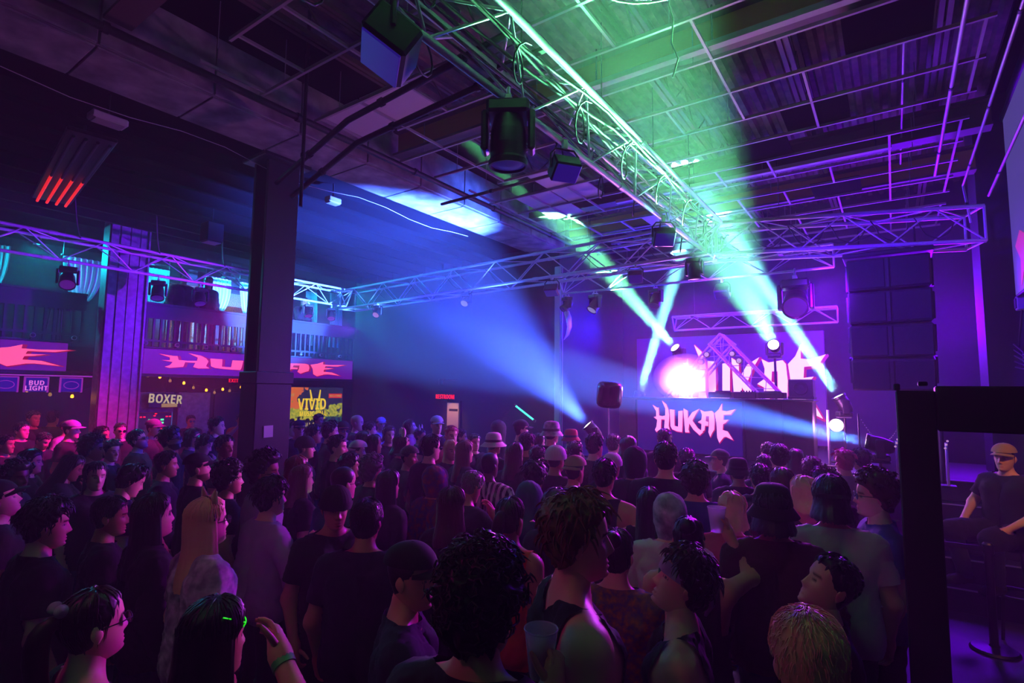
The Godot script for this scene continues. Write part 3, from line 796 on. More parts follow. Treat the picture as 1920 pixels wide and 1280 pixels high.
	logo(bd, Transform3D(Basis.IDENTITY, Vector3(0.27, 1.2, -0.008)), 2.7, 1.55, glow("backdrop_letter", Color(1.0, 0.72, 1.0), 1.7), glow("backdrop_letter_edge", Color(1.0, 0.05, 0.5), 0.49), 6.0, 6.0)
	# speaker stack: four cabinets hung in a curve
	var ar := thing("speaker_array", "tall hanging stack of four black loudspeaker cabinets", "loudspeaker", Vector3(0.0, 3.92, -8.3))
	part(mb().cbox(Vector3(0, 0.06, -0.1), Vector3(0.95, 0.06, 0.5), 0.01), "fly_bar", M.dark_steel, ar)
	for s in [-0.3, 0.3]: part(mb().rod(Vector3(s, 0.08, -0.1), Vector3(s, 0.45, -0.15), 0.012), "chain", M.dark_steel, ar)
	var y := 0.0
	var z := 0.0
	for k in 4:
		var tilt := deg_to_rad([1.0, 4.0, 9.0, 15.0][k])
		var bs := Basis(Vector3(1, 0, 0), tilt)
		var c := Vector3(0, y, z) + bs * Vector3(0, -0.205, 0)
		var cab := part(mb().cbox(c, Vector3(0.86, 0.4, 0.42), 0.015, bs), "cabinet", M.speaker_black, ar)
		for s in [-0.225, 0.225]:
			part(mb().cbox(c + bs * Vector3(s, 0, 0.215), Vector3(0.39, 0.36, 0.02), 0.008, bs), "grille", M.grille, cab)
		part(mb().cbox(c + bs * Vector3(0, 0, 0.222), Vector3(0.04, 0.38, 0.03), 0.008, bs), "horn_slot", M.speaker_black, cab)
		for s in [-0.45, 0.45]: part(mb().cbox(c + bs * Vector3(s, 0, -0.1), Vector3(0.03, 0.34, 0.08), 0.006, bs), "rigging_plate", M.dark_steel, cab)
		var nx := Vector3(0, y, z) + bs * Vector3(0, -0.41, 0)
		y = nx.y
		z = nx.z
	# white pole and drum stand by the stage corner
	var po := thing("white_pole", "tall pale pole at the corner of the stage recess", "pole", Vector3(-5.1, 0, -8.8))
	part(mb().cbox(Vector3(0, 2.3, 0), Vector3(0.13, 4.5, 0.1), 0.012), "pole_body", M.white_paint, po)
	part(mb().cbox(Vector3(0, 0.02, 0), Vector3(0.3, 0.04, 0.3), 0.006), "base_plate", M.dark_steel, po)
	part(mb().cbox(Vector3(0.09, 2.3, 0.03), Vector3(0.03, 4.5, 0.03), 0.005), "conduit", M.tee_bar, po)
	# green glow tube standing against a microphone stand
	var gt := thing("light_tube", "slanting pale green light tube at the stage corner", "light", Vector3(-5.9, 1.93, -8.55))
	part(mb().rod(Vector3(0, 0, 0), Vector3(0.44, -0.27, 0), 0.018), "glowing_tube", glow("green_tube", Color(0.3, 1.0, 0.8), 1.5), gt)
	part(mb().rod(Vector3(-0.02, 0.01, 0), Vector3(0.02, -0.012, 0), 0.024), "end_cap", M.black_plastic, gt)
	part(mb().rod(Vector3(0.42, -0.258, 0), Vector3(0.46, -0.282, 0), 0.024), "end_cap", M.black_plastic, gt)
	part(mb().rod(Vector3(0, 0, -0.02), Vector3(-0.42, -0.34, -0.02), 0.01), "boom", M.dark_steel, gt)
	part(mb().rod(Vector3(-0.42, -0.34, -0.02), Vector3(-0.42, -1.91, -0.02), 0.012), "stand_pole", M.dark_steel, gt)
	part(mb().lathe([[0.16, 0.0], [0.16, 0.015], [0.02, 0.03]], 16, Transform3D(Basis.IDENTITY, Vector3(-0.42, -1.93, -0.02))), "stand_base", M.dark_steel, gt)
	omni("tube_glow", Vector3(-5.68, 1.8, -8.45), Color(0.3, 1.0, 0.8), 0.05, 0.05)
	# black marshmallow totem on a stick
	var tt := thing("totem", "shiny black marshmallow shaped totem on a thin stick above the crowd", "totem", Vector3(-3.14, 1.25, -6.75))
	var tb := Transform3D(Basis(Vector3(0, 0, 1), deg_to_rad(-5)), Vector3(0, 0.74, 0))
	part(mb().lathe([[0.0, 0.0], [0.1, 0.0], [0.14, 0.015], [0.165, 0.05], [0.172, 0.1], [0.17, 0.26], [0.165, 0.3], [0.14, 0.335], [0.1, 0.35], [0.0, 0.345]], 28, tb, true), "cushion", mat("shiny_black", Color(0.02, 0.02, 0.03), 0.22), tt)
	part(mb().rod(Vector3(0, -1.25, 0), Vector3(0.0, 0.75, 0), 0.009), "stick", M.aluminium, tt)
	# short posts with tiny lights by the stage steps, and a sparkly string hung between them
	for q in [[Vector3(0.0, 1.2, -7.62), "slim post topped with tiny lights at the stage corner"], [Vector3(0.45, 1.2, -7.75), "slim post topped with tiny lights above the stage steps"]]:
		var ps := thing("light_post", q[1], "post", q[0])
		part(mb().rod(Vector3.ZERO, Vector3(0, 0.48, 0), 0.014), "pole", M.aluminium, ps)
		part(mb().cbox(Vector3(0, 0.01, 0), Vector3(0.14, 0.02, 0.14), 0.004), "base_plate", M.dark_steel, ps)
		for k in 3: part(mb().lathe([[0.0, -0.012], [0.011, -0.005], [0.011, 0.005], [0.0, 0.012]], 8, Transform3D(Basis.IDENTITY, Vector3(0.012 * (k - 1), 0.42 + 0.04 * k, 0.015))), "tiny_bulb", glow("tiny_bulb", Color(1.0, 0.75, 1.0), 0.49), ps)
	var fs := thing("fairy_lights", "string of tiny lights looped behind the stage corner", "string lights", Vector3(-0.5, 1.9, -8.6))
	var fp := PackedVector3Array()
	for i in 31:
		var u := i / 30.0
		fp.append(Vector3(0.1 + 0.5 * u, 0.05 - 0.35 * sin(u * PI), 0.05 * sin(u * 20.0)))
	part(mb().tube(fp, PackedFloat32Array([0.003]), 4), "wire", M.black_cable, fs)
	for i in 26: part(mb().lathe([[0.0, -0.006], [0.006, 0.0], [0.0, 0.006]], 6, Transform3D(Basis.IDENTITY, fp[i + 2] + Vector3(0, -0.006, 0))), "tiny_bulb", M.tiny_bulb, fs)
	part(mb().rod(Vector3(0.1, 0.05, 0), Vector3(0.1, -0.7, 0), 0.01), "hanging_post", M.dark_steel, fs)
	part(mb().rod(Vector3(0.6, 0.05, 0), Vector3(0.6, -0.7, 0), 0.01), "hanging_post", M.dark_steel, fs)

# ------------------------------------------------------------------ right side: doorway frame, steps, stool, stanchion, wall screen
func right_side() -> void:
	mat("black_timber", Color(0.018, 0.018, 0.022), 0.55)
	var f := thing("doorway_frame", "black timber doorway frame in front of the stage steps", "door frame", Vector3(0.0, 0, -3.0))
	part(mb().cbox(Vector3(0.075, 1.11, 0), Vector3(0.14, 2.22, 0.12), 0.006), "post", M.black_timber, f)
	part(mb().cbox(Vector3(0.62, 2.145, 0), Vector3(0.95, 0.19, 0.12), 0.006), "header", M.black_timber, f)
	part(mb().cbox(Vector3(1.02, 1.03, 0), Vector3(0.14, 2.04, 0.12), 0.006), "post", M.black_timber, f)
	part(mb().cbox(Vector3(0.012, 2.235, 0.02), Vector3(0.024, 0.03, 0.06), 0.004), "bracket", M.dark_steel, f)
	part(mb().cbox(Vector3(0.105, 2.25, 0), Vector3(0.035, 0.02, 0.06), 0.004), "bracket", M.dark_steel, f)
	part(mb().cbox(Vector3(0.075, 0.015, 0), Vector3(0.3, 0.03, 0.3), 0.006), "foot_plate", M.dark_steel, f)
	var st := thing("stage_steps", "dark steps up to the stage beside the wall", "stairs", Vector3(0.68, 0, -8.2))
	for k in 5:
		part(mb().cbox(Vector3(0, 0.12 + 0.24 * k, 0.72 - 0.26 * k), Vector3(0.95, 0.24, 0.26), 0.008), "step", M.stage_black, st)
		part(mb().cbox(Vector3(0, 0.235 + 0.24 * k, 0.845 - 0.26 * k), Vector3(0.95, 0.012, 0.03), 0.003), "nosing", M.tee_bar, st)
	part(mb().cbox(Vector3(0, 1.14, -1.35), Vector3(1.2, 0.12, 2.1), 0.008), "landing", M.stage_black, st)
	var dp := thing("stage_drape", "black drape hanging behind the stage steps", "curtain", Vector3(0.42, 1.2, -8.0))
	var dr := []
	for i in 5:
		var row := PackedVector3Array()
		for k in 49: row.append(Vector3(0.03 * sin(k * 1.4), 1.06 - 0.265 * i, -3.4 * k / 48.0))
		dr.append(row)
	part(mb().surf(dr), "cloth", mat("drape_black", Color(0.03, 0.03, 0.035), 0.95), dp)
	part(mb().rod(Vector3(0, 1.07, 0.02), Vector3(0, 1.07, -3.42), 0.016), "drape_rail", M.dark_steel, dp)
	for z in [0.0, -1.7, -3.4]: part(mb().rod(Vector3(0, 0, z), Vector3(0, 1.07, z), 0.016), "drape_post", M.dark_steel, dp)
	var gl := thing("added_wall_lamp", "small black wall lamp added out of view to warm the seated guard", "light", Vector3(1.27, 2.95, -5.6))  # lamp put beyond the view to give the guard warm light
	part(mb().lathe([[0.05, -0.03], [0.055, -0.02], [0.055, 0.1], [0.0, 0.11]], 14), "housing", M.black_plastic, gl)
	part(mb().rod(Vector3(0, 0.06, 0), Vector3(0.1, 0.06, 0), 0.012), "stem", M.dark_steel, gl)
	part(mb().lathe([[0.045, -0.02], [0.0, -0.015]], 14), "lens", glow("warm_lens", Color(1.0, 0.7, 0.3), 2.0), gl)
	var sn := thing("stanchion", "black belt stanchion standing in front of the seated guard", "stanchion", Vector3(0.62, 0, -6.45))
	part(mb().lathe([[0.0, 0.0], [0.17, 0.0], [0.175, 0.012], [0.16, 0.028], [0.04, 0.045], [0.033, 0.06]], 28), "base", M.black_plastic, sn)
	part(mb().rod(Vector3(0, 0.05, 0), Vector3(0, 0.84, 0), 0.032, 14), "pole", M.black_plastic, sn)
	part(mb().lathe([[0.04, 0.82], [0.042, 0.83], [0.042, 0.9], [0.03, 0.915], [0.0, 0.92]], 16), "head", M.black_plastic, sn)
	part(mb().box(Vector3(-0.52, 0.86, 0.02), Vector3(1.0, 0.045, 0.006)), "belt", M.black_plastic, sn)
	struct(mb().box(Vector3(1.2, 3.1, -9.5), Vector3(0.42, 6.2, 0.8)), "pilaster", M.black_wall, "dark pilaster of the side wall beside the speaker stack")
	# screen on the side wall
	var ws := thing("wall_screen", "pale projection screen with pink shapes on the side wall", "screen", Vector3(1.3, 4.3, -7.9))
	part(mb().cbox(Vector3(-0.03, 0.2, 0), Vector3(0.04, 2.2, 1.7), 0.008), "screen_sheet", glow("wall_sheet", Color(0.42, 0.36, 0.75), 0.45), ws)
	part(mb().rod(Vector3(-0.04, 1.33, -0.9), Vector3(-0.04, 1.33, 0.9), 0.04), "roller", M.dark_steel, ws)
	part(mb().rod(Vector3(-0.04, -0.92, -0.86), Vector3(-0.04, -0.92, 0.86), 0.02), "bottom_bar", M.dark_steel, ws)
	var pk := part(mb().prism(PackedVector2Array([Vector2(-0.5, 0.0), Vector2(-0.2, 0.12), Vector2(0.05, 0.02), Vector2(0.6, 0.2), Vector2(0.2, -0.12), Vector2(0.65, -0.4), Vector2(0.0, -0.25), Vector2(-0.3, -0.5), Vector2(-0.25, -0.2)]), 0.006, Transform3D(Basis(Vector3(0, 1, 0), -PI / 2), Vector3(-0.052, -0.35, -0.1))), "pink_shape", glow("wall_pink", Color(1.0, 0.3, 0.75), 0.49), ws)
	pk.set_meta("label", "spiky pink shape shown on the screen")
	var jb := thing("wall_box", "small grey switch box with conduit on the side wall", "wall box", Vector3(1.31, 3.3, -8.7))
	part(mb().cbox(Vector3(-0.03, 0, 0), Vector3(0.08, 0.16, 0.14), 0.008), "box_body", M.tee_bar, jb)
	part(mb().cbox(Vector3(-0.075, 0, 0), Vector3(0.012, 0.12, 0.1), 0.003), "lid", M.dark_steel, jb)
	part(mb().tube(PackedVector3Array([Vector3(-0.02, -0.08, 0), Vector3(-0.02, -0.4, -0.3), Vector3(-0.02, -0.5, -0.35)]), PackedFloat32Array([0.012]), 6), "conduit", M.dark_steel, jb)
	for k in 5:
		cable_run(sag(Vector3(1.28, 2.75 + 0.06 * k, -7.4), Vector3(1.24, 2.55 + 0.07 * k, -8.9), 0.12 + 0.03 * k, 10, 0.02), 0.012, "cable looped along the side wall behind the doorway frame", "cables on the side wall")

# ------------------------------------------------------------------ balcony side
func balcony() -> void:
	mat("rail_paint", Color(0.16, 0.15, 0.19), 0.55)
	mat("balcony_floor", Color(0.08, 0.07, 0.07), 0.7)
	mat("curtain_cloth", Color(0.85, 0.87, 0.9), 0.8)
	M.curtain_cloth.backlight_enabled = true
	M.curtain_cloth.backlight = Color(0.5, 0.5, 0.5)
	struct(mb().box(Vector3(-12.55, 2.66, -3.6), Vector3(2.6, 0.42, 13.2)), "floor_balcony", M.balcony_floor, "black balcony floor slab over the bar")
	struct(mb().box(Vector3(-12.6, 1.22, -3.6), Vector3(0.2, 2.44, 13.2)), "wall_bar", M.black_wall, "dark panelled wall under the balcony")
	# columns
	var c := thing("steel_column", "tall dark steel column standing in the crowd", "column", Vector3(-5.95, 0, -3.55))
	part(mb().cbox(Vector3(0.13, 3.4, 0), Vector3(0.045, 3.0, 0.4), 0.006), "flange", M.dark_column, c)
	part(mb().cbox(Vector3(-0.13, 3.4, 0), Vector3(0.045, 3.0, 0.4), 0.006), "flange", M.dark_column, c)
	part(mb().cbox(Vector3(0, 3.4, 0), Vector3(0.24, 3.0, 0.05), 0.004), "web", M.dark_column, c)
	part(mb().cbox(Vector3(0, 1.14, 0), Vector3(0.33, 2.28, 0.44), 0.012), "boxed_base", M.dark_column, c)
	part(mb().cbox(Vector3(0, 2.32, 0), Vector3(0.36, 0.14, 0.47), 0.01), "collar", M.dark_column, c)
	part(mb().cbox(Vector3(0.0, 4.87, 0), Vector3(0.5, 0.05, 0.6), 0.008), "cap_plate", M.dark_column, c)
	part(mb().cbox(Vector3(0.0, 3.4, 0.06), Vector3(0.05, 3.0, 0.05), 0.008), "conduit", M.dark_steel, c)
	var s := part(mb().box(Vector3(0.172, 1.72, 0.0), Vector3(0.006, 0.13, 0.11)), "paper_sticker", M.white_paint, c)
	s.rotation.x = 0.03
	var pc := thing("violet_pillar", "broad boarded pillar under the balcony lit violet", "pillar", Vector3(-10.78, 0, -3.73))
	part(mb().cbox(Vector3(0, 2.5, 0), Vector3(0.28, 5.0, 0.6), 0.01), "core", M.painted_column, pc)
	for k in 4:
		part(mb().cbox(Vector3(0.15, 2.5, -0.225 + 0.15 * k), Vector3(0.02, 4.98, 0.14 if k < 3 else 0.12), 0.006), "board", M.painted_column, pc)
	part(mb().cbox(Vector3(0.17, 2.5, -0.285), Vector3(0.03, 4.98, 0.035), 0.006), "edge_strip", M.painted_column, pc)
	# screens along the balcony front
	var bg := glow("fascia_panel", Color(0.42, 0.03, 0.62), 0.8)
	var lf := glow("fascia_letter", Color(1.0, 0.32, 0.55), 1.3)
	var le := glow("fascia_letter_edge", Color(0.85, 0.03, 0.22), 0.49)
	for q in [[-6.62, 4.7, "long balcony screen with stretched pink letters past the violet pillar", 4.2], [-1.1, 4.1, "long balcony screen with stretched pink letters before the violet pillar", 4.2]]:
		var t := thing("balcony_screen", q[2], "screen", Vector3(-11.2, 2.68, q[0]), PI / 2)
		part(mb().cbox(Vector3(0, 0, -0.02), Vector3(q[1], 0.46, 0.05), 0.006), "screen_panel", bg, t)
		part(mb().cbox(Vector3(0, 0.25, -0.02), Vector3(q[1], 0.04, 0.09), 0.006), "top_trim", M.rail_paint, t)
		part(mb().cbox(Vector3(0, -0.26, -0.02), Vector3(q[1] + 0.1, 0.05, 0.09), 0.006), "bottom_trim", M.rail_paint, t)
		logo(t, Transform3D(Basis.IDENTITY, Vector3(0.0, 0.0, 0.006)), q[3], 0.36, lf, le, 6.0, 5.0)
	# railing: broad top board, balusters, bottom rails
	for q in [[-0.2, -3.35, "balcony railing of square balusters before the violet pillar"], [-4.1, -8.98, "balcony railing of square balusters past the violet pillar"]]:
		var t := thing("balcony_railing", q[2], "railing", Vector3(-11.2, 2.9, 0))
		bar_part(Vector3(0, 0.70, q[0]), Vector3(0, 0.70, q[1]), 0.05, 0.26, "top_board", M.rail_paint, t)
		bar_part(Vector3(0, 0.845, q[0]), Vector3(0, 0.845, q[1]), 0.12, 0.035, "hand_rail", M.rail_paint, t)
		bar_part(Vector3(0, 0.16, q[0]), Vector3(0, 0.16, q[1]), 0.04, 0.04, "bottom_rail", M.rail_paint, t)
		var z: float = q[0] - 0.06
		while z > q[1]:
			bar_part(Vector3(0, 0.03, z), Vector3(0, 0.58, z), 0.036, 0.04, "baluster", M.rail_paint, t)
			z -= 0.122
	# small lights along the foot of the railing
	for k in 14:
		var z := -1.6 - 0.53 * k
		if absf(z + 3.73) < 0.4: continue
		var t := thing("clip_light", "small round clip light at the foot of the balcony railing", "light", Vector3(-11.1, 2.97, z), 0.0, "small clip lights along the balcony edge")
		part(mb().lathe([[0.0, -0.03], [0.03, -0.03], [0.035, 0.03], [0.03, 0.035]], 12, Transform3D(Basis(Vector3(0, 0, 1), -PI / 2), Vector3(0, 0.03, 0))), "housing", M.aluminium, t)
		part(mb().lathe([[0.03, 0.03], [0.0, 0.034]], 12, Transform3D(Basis(Vector3(0, 0, 1), -PI / 2), Vector3(0, 0.03, 0))), "lens", M.black_plastic, t)
		part(mb().box(Vector3(-0.04, -0.02, 0), Vector3(0.06, 0.02, 0.03)), "clip", M.dark_steel, t)
	# gathered curtains
	for q in [[-2.3, 0.45, 4.55, 3.8, 0, "violet tinged curtain at the balcony edge beyond the railing"], [-3.55, 0.62, 4.55, 3.82, 1, "teal lit swag curtain gathered to a point beside the violet pillar"], [-4.75, 0.5, 4.6, 3.8, 0, "teal lit swag curtain past the violet pillar beside a leafy print"], [-6.0, 0.55, 4.62, 3.9, 1, "teal lit swag curtain behind the standing balcony guests"], [-6.75, 0.55, 4.62, 3.85, 1, "teal lit swag curtain in front of the plain balcony wall"], [-8.35, 0.3, 4.68, 3.3, 2, "straight teal curtain behind the guest at the balcony bar"], [-9.1, 0.36, 4.75, 3.3, 2, "straight bright teal curtain at the end of the balcony"]]:
		var rows := []
		for i in 15:
			var u := i / 14.0
			var row := PackedVector3Array()
			var w: float = q[1] * (1.0 if q[4] == 2 else sqrt(maxf(1.0 - u * u * 0.86, 0.02)))
			for k in 29:
				var a := (k / 28.0 - 0.5)
				row.append(Vector3(-12.15 + 0.035 * sin(k * 1.55) + 0.05 * sin(u * 3.0), lerpf(q[2], q[3], u) + (0.06 * cos(a * TAU) * u if q[4] != 2 else 0.0), q[0] + a * w))
			rows.append(row)
		var cl := thing("swag_curtain", q[5], "curtain", Vector3.ZERO)
		part(mb().surf(rows), "cloth", M.curtain_cloth, cl)
		part(mb().rod(Vector3(-12.15, q[2] + 0.01, q[0] - q[1] * 0.55), Vector3(-12.15, q[2] + 0.01, q[0] + q[1] * 0.55), 0.014), "curtain_rod", M.dark_steel, cl)
		for e in [-0.5, 0.5]: part(mb().rod(Vector3(-12.15, q[2], q[0] + q[1] * e), Vector3(-12.15, 5.05, q[0] + q[1] * e), 0.006, 5), "hanger_rod", M.dark_steel, cl)
	# teal lamps of the balcony that light the curtains
	for z in [-3.0, -4.9, -6.4, -8.7]:
		var t := thing("teal_lamp", "teal wash lamp under the balcony ceiling", "light", Vector3(-12.75, 4.78, z), 0.0, "teal wash lamps under the balcony ceiling")
		part(mb().lathe([[0.0, 0.12], [0.06, 0.12], [0.07, 0.0], [0.06, 0.0]], 14), "housing", M.black_plastic, t)
		part(mb().lathe([[0.06, 0.01], [0.0, 0.005]], 14), "lens", glow("teal_lens", Color(0.05, 0.85, 0.9), 2.0), t)
		part(mb().rod(Vector3(0, 0.12, 0), Vector3(0, 0.27, 0), 0.012), "stem", M.dark_steel, t)
		spot("teal_wash", Vector3(-12.75, 4.76, z), Vector3(-12.1, 4.0, z - 0.1), Color(0.03, 0.8, 0.95), 14.0, 65.0, 0.7, 0.05)
	# leafy print panels on the balcony back wall and pale wall sections
	for q in [[-6.1, 0.9, "leafy printed panel on the balcony back wall"], [-7.3, 0.6, "smaller leafy printed panel on the balcony back wall"]]:
		var t := thing("leafy_panel", q[2], "wall panel", Vector3(-13.74, 2.9, q[0]), PI / 2)
		part(mb().cbox(Vector3(0, 0.85, 0), Vector3(q[1], 1.7, 0.04), 0.006), "board", grain(mat("leaf_print", Color(1, 1, 1), 0.8), 0.06, Color(0.05, 0.12, 0.04), Color(0.75, 0.72, 0.45), 1.2, 31), t)
		part(mb().cbox(Vector3(0, 1.72, 0), Vector3(q[1] + 0.06, 0.04, 0.06), 0.006), "frame_top", M.dark_wood, t)
	spot("balcony_lamp", Vector3(-12.9, 4.85, -6.2), Vector3(-13.7, 3.3, -6.4), Color(1.0, 0.72, 0.4), 3.0, 60.0, 0.6, 0.05)
	var bl := thing("warm_lamp", "warm lamp glowing behind the balcony railing", "light", Vector3(-12.3, 2.9, -5.25))
	part(mb().lathe([[0.05, 0.0], [0.05, 0.02], [0.012, 0.03], [0.012, 0.12]], 12), "base", M.dark_steel, bl)
	part(mb().lathe([[0.0, 0.12], [0.05, 0.15], [0.055, 0.2], [0.03, 0.27], [0.0, 0.32]], 14, Transform3D.IDENTITY, true), "flame_shade", glow("warm_shade", Color(1.0, 0.35, 0.3), 2.5), bl)
	omni("warm_glow", Vector3(-12.3, 3.1, -5.1), Color(1.0, 0.4, 0.3), 0.12, 0.05)
	# tables and stools on the balcony
	for q in [[-3.2, "dark bar stool on the balcony near the violet pillar"], [-8.5, "dark bar stool on the balcony beside the far guest"], [-7.2, "dark bar stool on the balcony against the railing"]]:
		var t := thing("bar_stool", q[1], "stool", Vector3(-11.9, 2.88, q[0]), 0.0)
		part(mb().lathe([[0.0, 0.66], [0.17, 0.66], [0.18, 0.68], [0.17, 0.71], [0.0, 0.715]], 18), "seat", M.black_plastic, t)
		for k in 4:
			var a := TAU * k / 4.0 + 0.4
			part(mb().rod(Vector3(cos(a) * 0.13, 0.66, sin(a) * 0.13), Vector3(cos(a) * 0.2, 0.0, sin(a) * 0.2), 0.012), "leg", M.dark_steel, t)
	# under the balcony: beer boards, bulbs, arcade cabinet, signs, lit window
	var bb := glow("beer_blue", Color(0.05, 0.04, 0.62), 0.7)
	var pinkf := glow("beer_frame", Color(0.75, 0.18, 0.85), 0.49)
	for q in [[-2.42, 0, "blue lit beer board with pink frame at the end of the row"], [-2.79, 1, "blue lit beer board reading BUD LIGHT with pink frame"], [-3.24, 2, "blue lit beer board with pink frame half hidden by the violet pillar"]]:
		var t := thing("beer_sign", q[2], "sign", Vector3(-11.22, 2.22, q[0]), PI / 2)
		part(mb().cbox(Vector3(0, 0, 0), Vector3(0.28, 0.22, 0.03), 0.005), "board", bb, t)
		for k in [-0.145, 0.145]: part(mb().cbox(Vector3(k, 0, 0.005), Vector3(0.022, 0.24, 0.035), 0.004), "frame_side", pinkf, t)
		part(mb().cbox(Vector3(0, 0.12, 0.005), Vector3(0.31, 0.02, 0.035), 0.004), "frame_top", pinkf, t)
		if q[1] == 1:
			words("BUD", 0.075, glow("beer_word", Color(1.0, 0.5, 0.95), 0.80), t, Transform3D(Basis.IDENTITY, Vector3(0, 0.03, 0.02)))
			words("LIGHT", 0.075, M.beer_word, t, Transform3D(Basis.IDENTITY, Vector3(0, -0.055, 0.02)))
		else:
			var ov := PackedVector3Array()
			for i in 25: ov.append(Vector3(0.1 * cos(TAU * i / 24.0), 0.06 * sin(TAU * i / 24.0), 0.018))
			part(mb().tube(ov, PackedFloat32Array([0.006]), 5), "oval_mark", M.beer_frame, t)
	var br := thing("neon_strip", "thin pink light strip above the beer boards", "light", Vector3(-11.18, 2.37, -2.6))
	part(mb().cbox(Vector3(0, 0, 0), Vector3(0.02, 0.02, 1.9), 0.004), "glowing_strip", glow("pink_strip", Color(0.8, 0.25, 0.95), 0.49), br)
	part(mb().cbox(Vector3(-0.02, 0.0, 0), Vector3(0.02, 0.03, 1.92), 0.004), "back_channel", M.dark_steel, br)
	var sl := thing("string_lights", "sagging string of warm bulbs under the balcony", "string lights", Vector3.ZERO)
	var pts := [Vector3(-11.5, 2.13, -2.75), Vector3(-11.5, 2.06, -3.05), Vector3(-11.5, 2.03, -3.35), Vector3(-11.8, 2.42, -4.6), Vector3(-11.8, 2.40, -4.81), Vector3(-11.8, 2.33, -5.0), Vector3(-11.8, 2.29, -5.26), Vector3(-11.8, 2.2, -5.45), Vector3(-11.8, 2.15, -5.71), Vector3(-11.8, 2.1, -5.88), Vector3(-11.8, 2.17, -6.05), Vector3(-11.8, 2.14, -6.2), Vector3(-11.8, 2.22, -6.45), Vector3(-11.8, 2.3, -6.8)]
	var wire := PackedVector3Array()
	for p in pts: wire.append(p + Vector3(0, 0.07, 0))
	part(mb().tube(wire, PackedFloat32Array([0.005]), 5), "wire", M.black_cable, sl)
	for i in pts.size():
		var lit := i in [0, 2, 4, 6, 8, 10, 12]
		var so := part(mb().rod(pts[i] + Vector3(0, 0.03, 0), pts[i] + Vector3(0, 0.075, 0), 0.012), "socket", M.black_plastic, sl)
		part(mb().lathe([[0.0, -0.03], [0.02, -0.022], [0.026, 0.0], [0.018, 0.025], [0.01, 0.035]], 12, Transform3D(Basis.IDENTITY, pts[i]), true), "bulb", glow("warm_bulb", Color(1.0, 0.66, 0.12), 3.0) if lit else glow("dim_bulb", Color(0.8, 0.6, 0.3), 0.49), so)
		if lit: omni("bulb_light", pts[i] + Vector3(0.06, -0.02, 0), Color(1.0, 0.6, 0.2), 0.045, 0.03)
	var ac := thing("arcade_machine", "dark arcade machine edged with red and green lamps", "arcade machine", Vector3(-12.2, 0, -4.86), PI / 2)
	part(mb().cbox(Vector3(0, 0.85, 0.03), Vector3(0.62, 1.7, 0.34), 0.015), "cabinet", M.black_plastic, ac)
	part(mb().cbox(Vector3(0, 1.2, 0.21), Vector3(0.5, 0.36, 0.02), 0.006), "screen", glow("arcade_screen", Color(0.10, 0.02, 0.05), 0.8), ac)
	part(mb().cbox(Vector3(0, 0.98, 0.28), Vector3(0.58, 0.04, 0.16), 0.01), "control_shelf", M.black_plastic, ac)
	var red := glow("arcade_red", Color(1.0, 0.08, 0.08), 1.50)
	var grn := glow("arcade_green", Color(0.2, 1.0, 0.6), 1.20)
	for p in [[-0.26, 1.62], [-0.2, 1.62], [0.0, 1.68], [-0.02, 1.64], [0.2, 1.62], [0.26, 1.62], [-0.26, 1.35], [-0.2, 1.35], [0.26, 1.36], [0.0, 1.37], [0.06, 1.38], [0.12, 1.38], [-0.28, 1.2], [0.28, 1.2]]:
		part(mb().cbox(Vector3(p[0], p[1], 0.215), Vector3(0.04, 0.025, 0.012), 0.003), "red_lamp", red, ac)
	for p in [[-0.1, 1.56], [-0.1, 1.5], [-0.1, 1.44], [0.12, 1.56], [0.12, 1.5]]:
		part(mb().cbox(Vector3(p[0], p[1], 0.215), Vector3(0.06, 0.035, 0.012), 0.004), "green_lamp", grn, ac)
	for sx in [-0.3, 0.3]: part(mb().box(Vector3(sx, 1.4, 0.21), Vector3(0.012, 0.6, 0.012)), "edge_lamp", glow("arcade_edge", Color(0.15, 0.35, 0.6), 0.7), ac)
	omni("arcade_glow", Vector3(-11.85, 1.45, -4.95), Color(1.0, 0.1, 0.08), 0.06, 0.1)
	var gs := thing("graffiti_sign", "dark sign with bulging pale graffiti letters above the arcade machine", "sign", Vector3(-12.3, 1.93, -5.15), PI / 2)
	part(mb().cbox(Vector3(0, 0, -0.02), Vector3(0.62, 0.3, 0.03), 0.01), "board", M.black_plastic, gs)
	part(mb().rod(Vector3(0, 0.14, -0.02), Vector3(0, 0.5, -0.02), 0.008), "hanging_rod", M.dark_steel, gs)
	words("BOXER", 0.17, glow("graffiti_white", Color(0.85, 0.8, 0.5), 0.70), gs, Transform3D(Basis.IDENTITY.rotated(Vector3(0, 0, 1), -0.06).scaled_local(Vector3(0.9, 1.1, 1)), Vector3(0, 0.03, 0.0)))
	part(mb().cbox(Vector3(0.08, -0.1, 0.0), Vector3(0.3, 0.07, 0.012), 0.004), "yellow_strip", glow("graffiti_yellow", Color(0.8, 0.65, 0.05), 0.49), gs)
	var ex := thing("exit_sign", "small red glowing EXIT sign under the balcony", "sign", Vector3(-11.6, 2.36, -6.16), PI / 2)
	part(mb().cbox(Vector3(0, 0, -0.01), Vector3(0.2, 0.09, 0.03), 0.005), "box", M.black_plastic, ex)
	words("EXIT", 0.075, glow("exit_red", Color(1.0, 0.05, 0.05), 1.20), ex, Transform3D(Basis.IDENTITY, Vector3(0, 0, 0.008)))
	part(mb().rod(Vector3(0, 0.04, -0.01), Vector3(0, 0.1, -0.01), 0.01), "stem", M.dark_steel, ex)
	var rs := thing("red_notice", "small red notice board on the wall under the balcony", "sign", Vector3(-12.48, 1.78, -6.5), PI / 2)
	part(mb().cbox(Vector3(0, 0, 0), Vector3(0.26, 0.14, 0.02), 0.004), "board", glow("notice_red", Color(0.55, 0.06, 0.04), 0.7), rs)
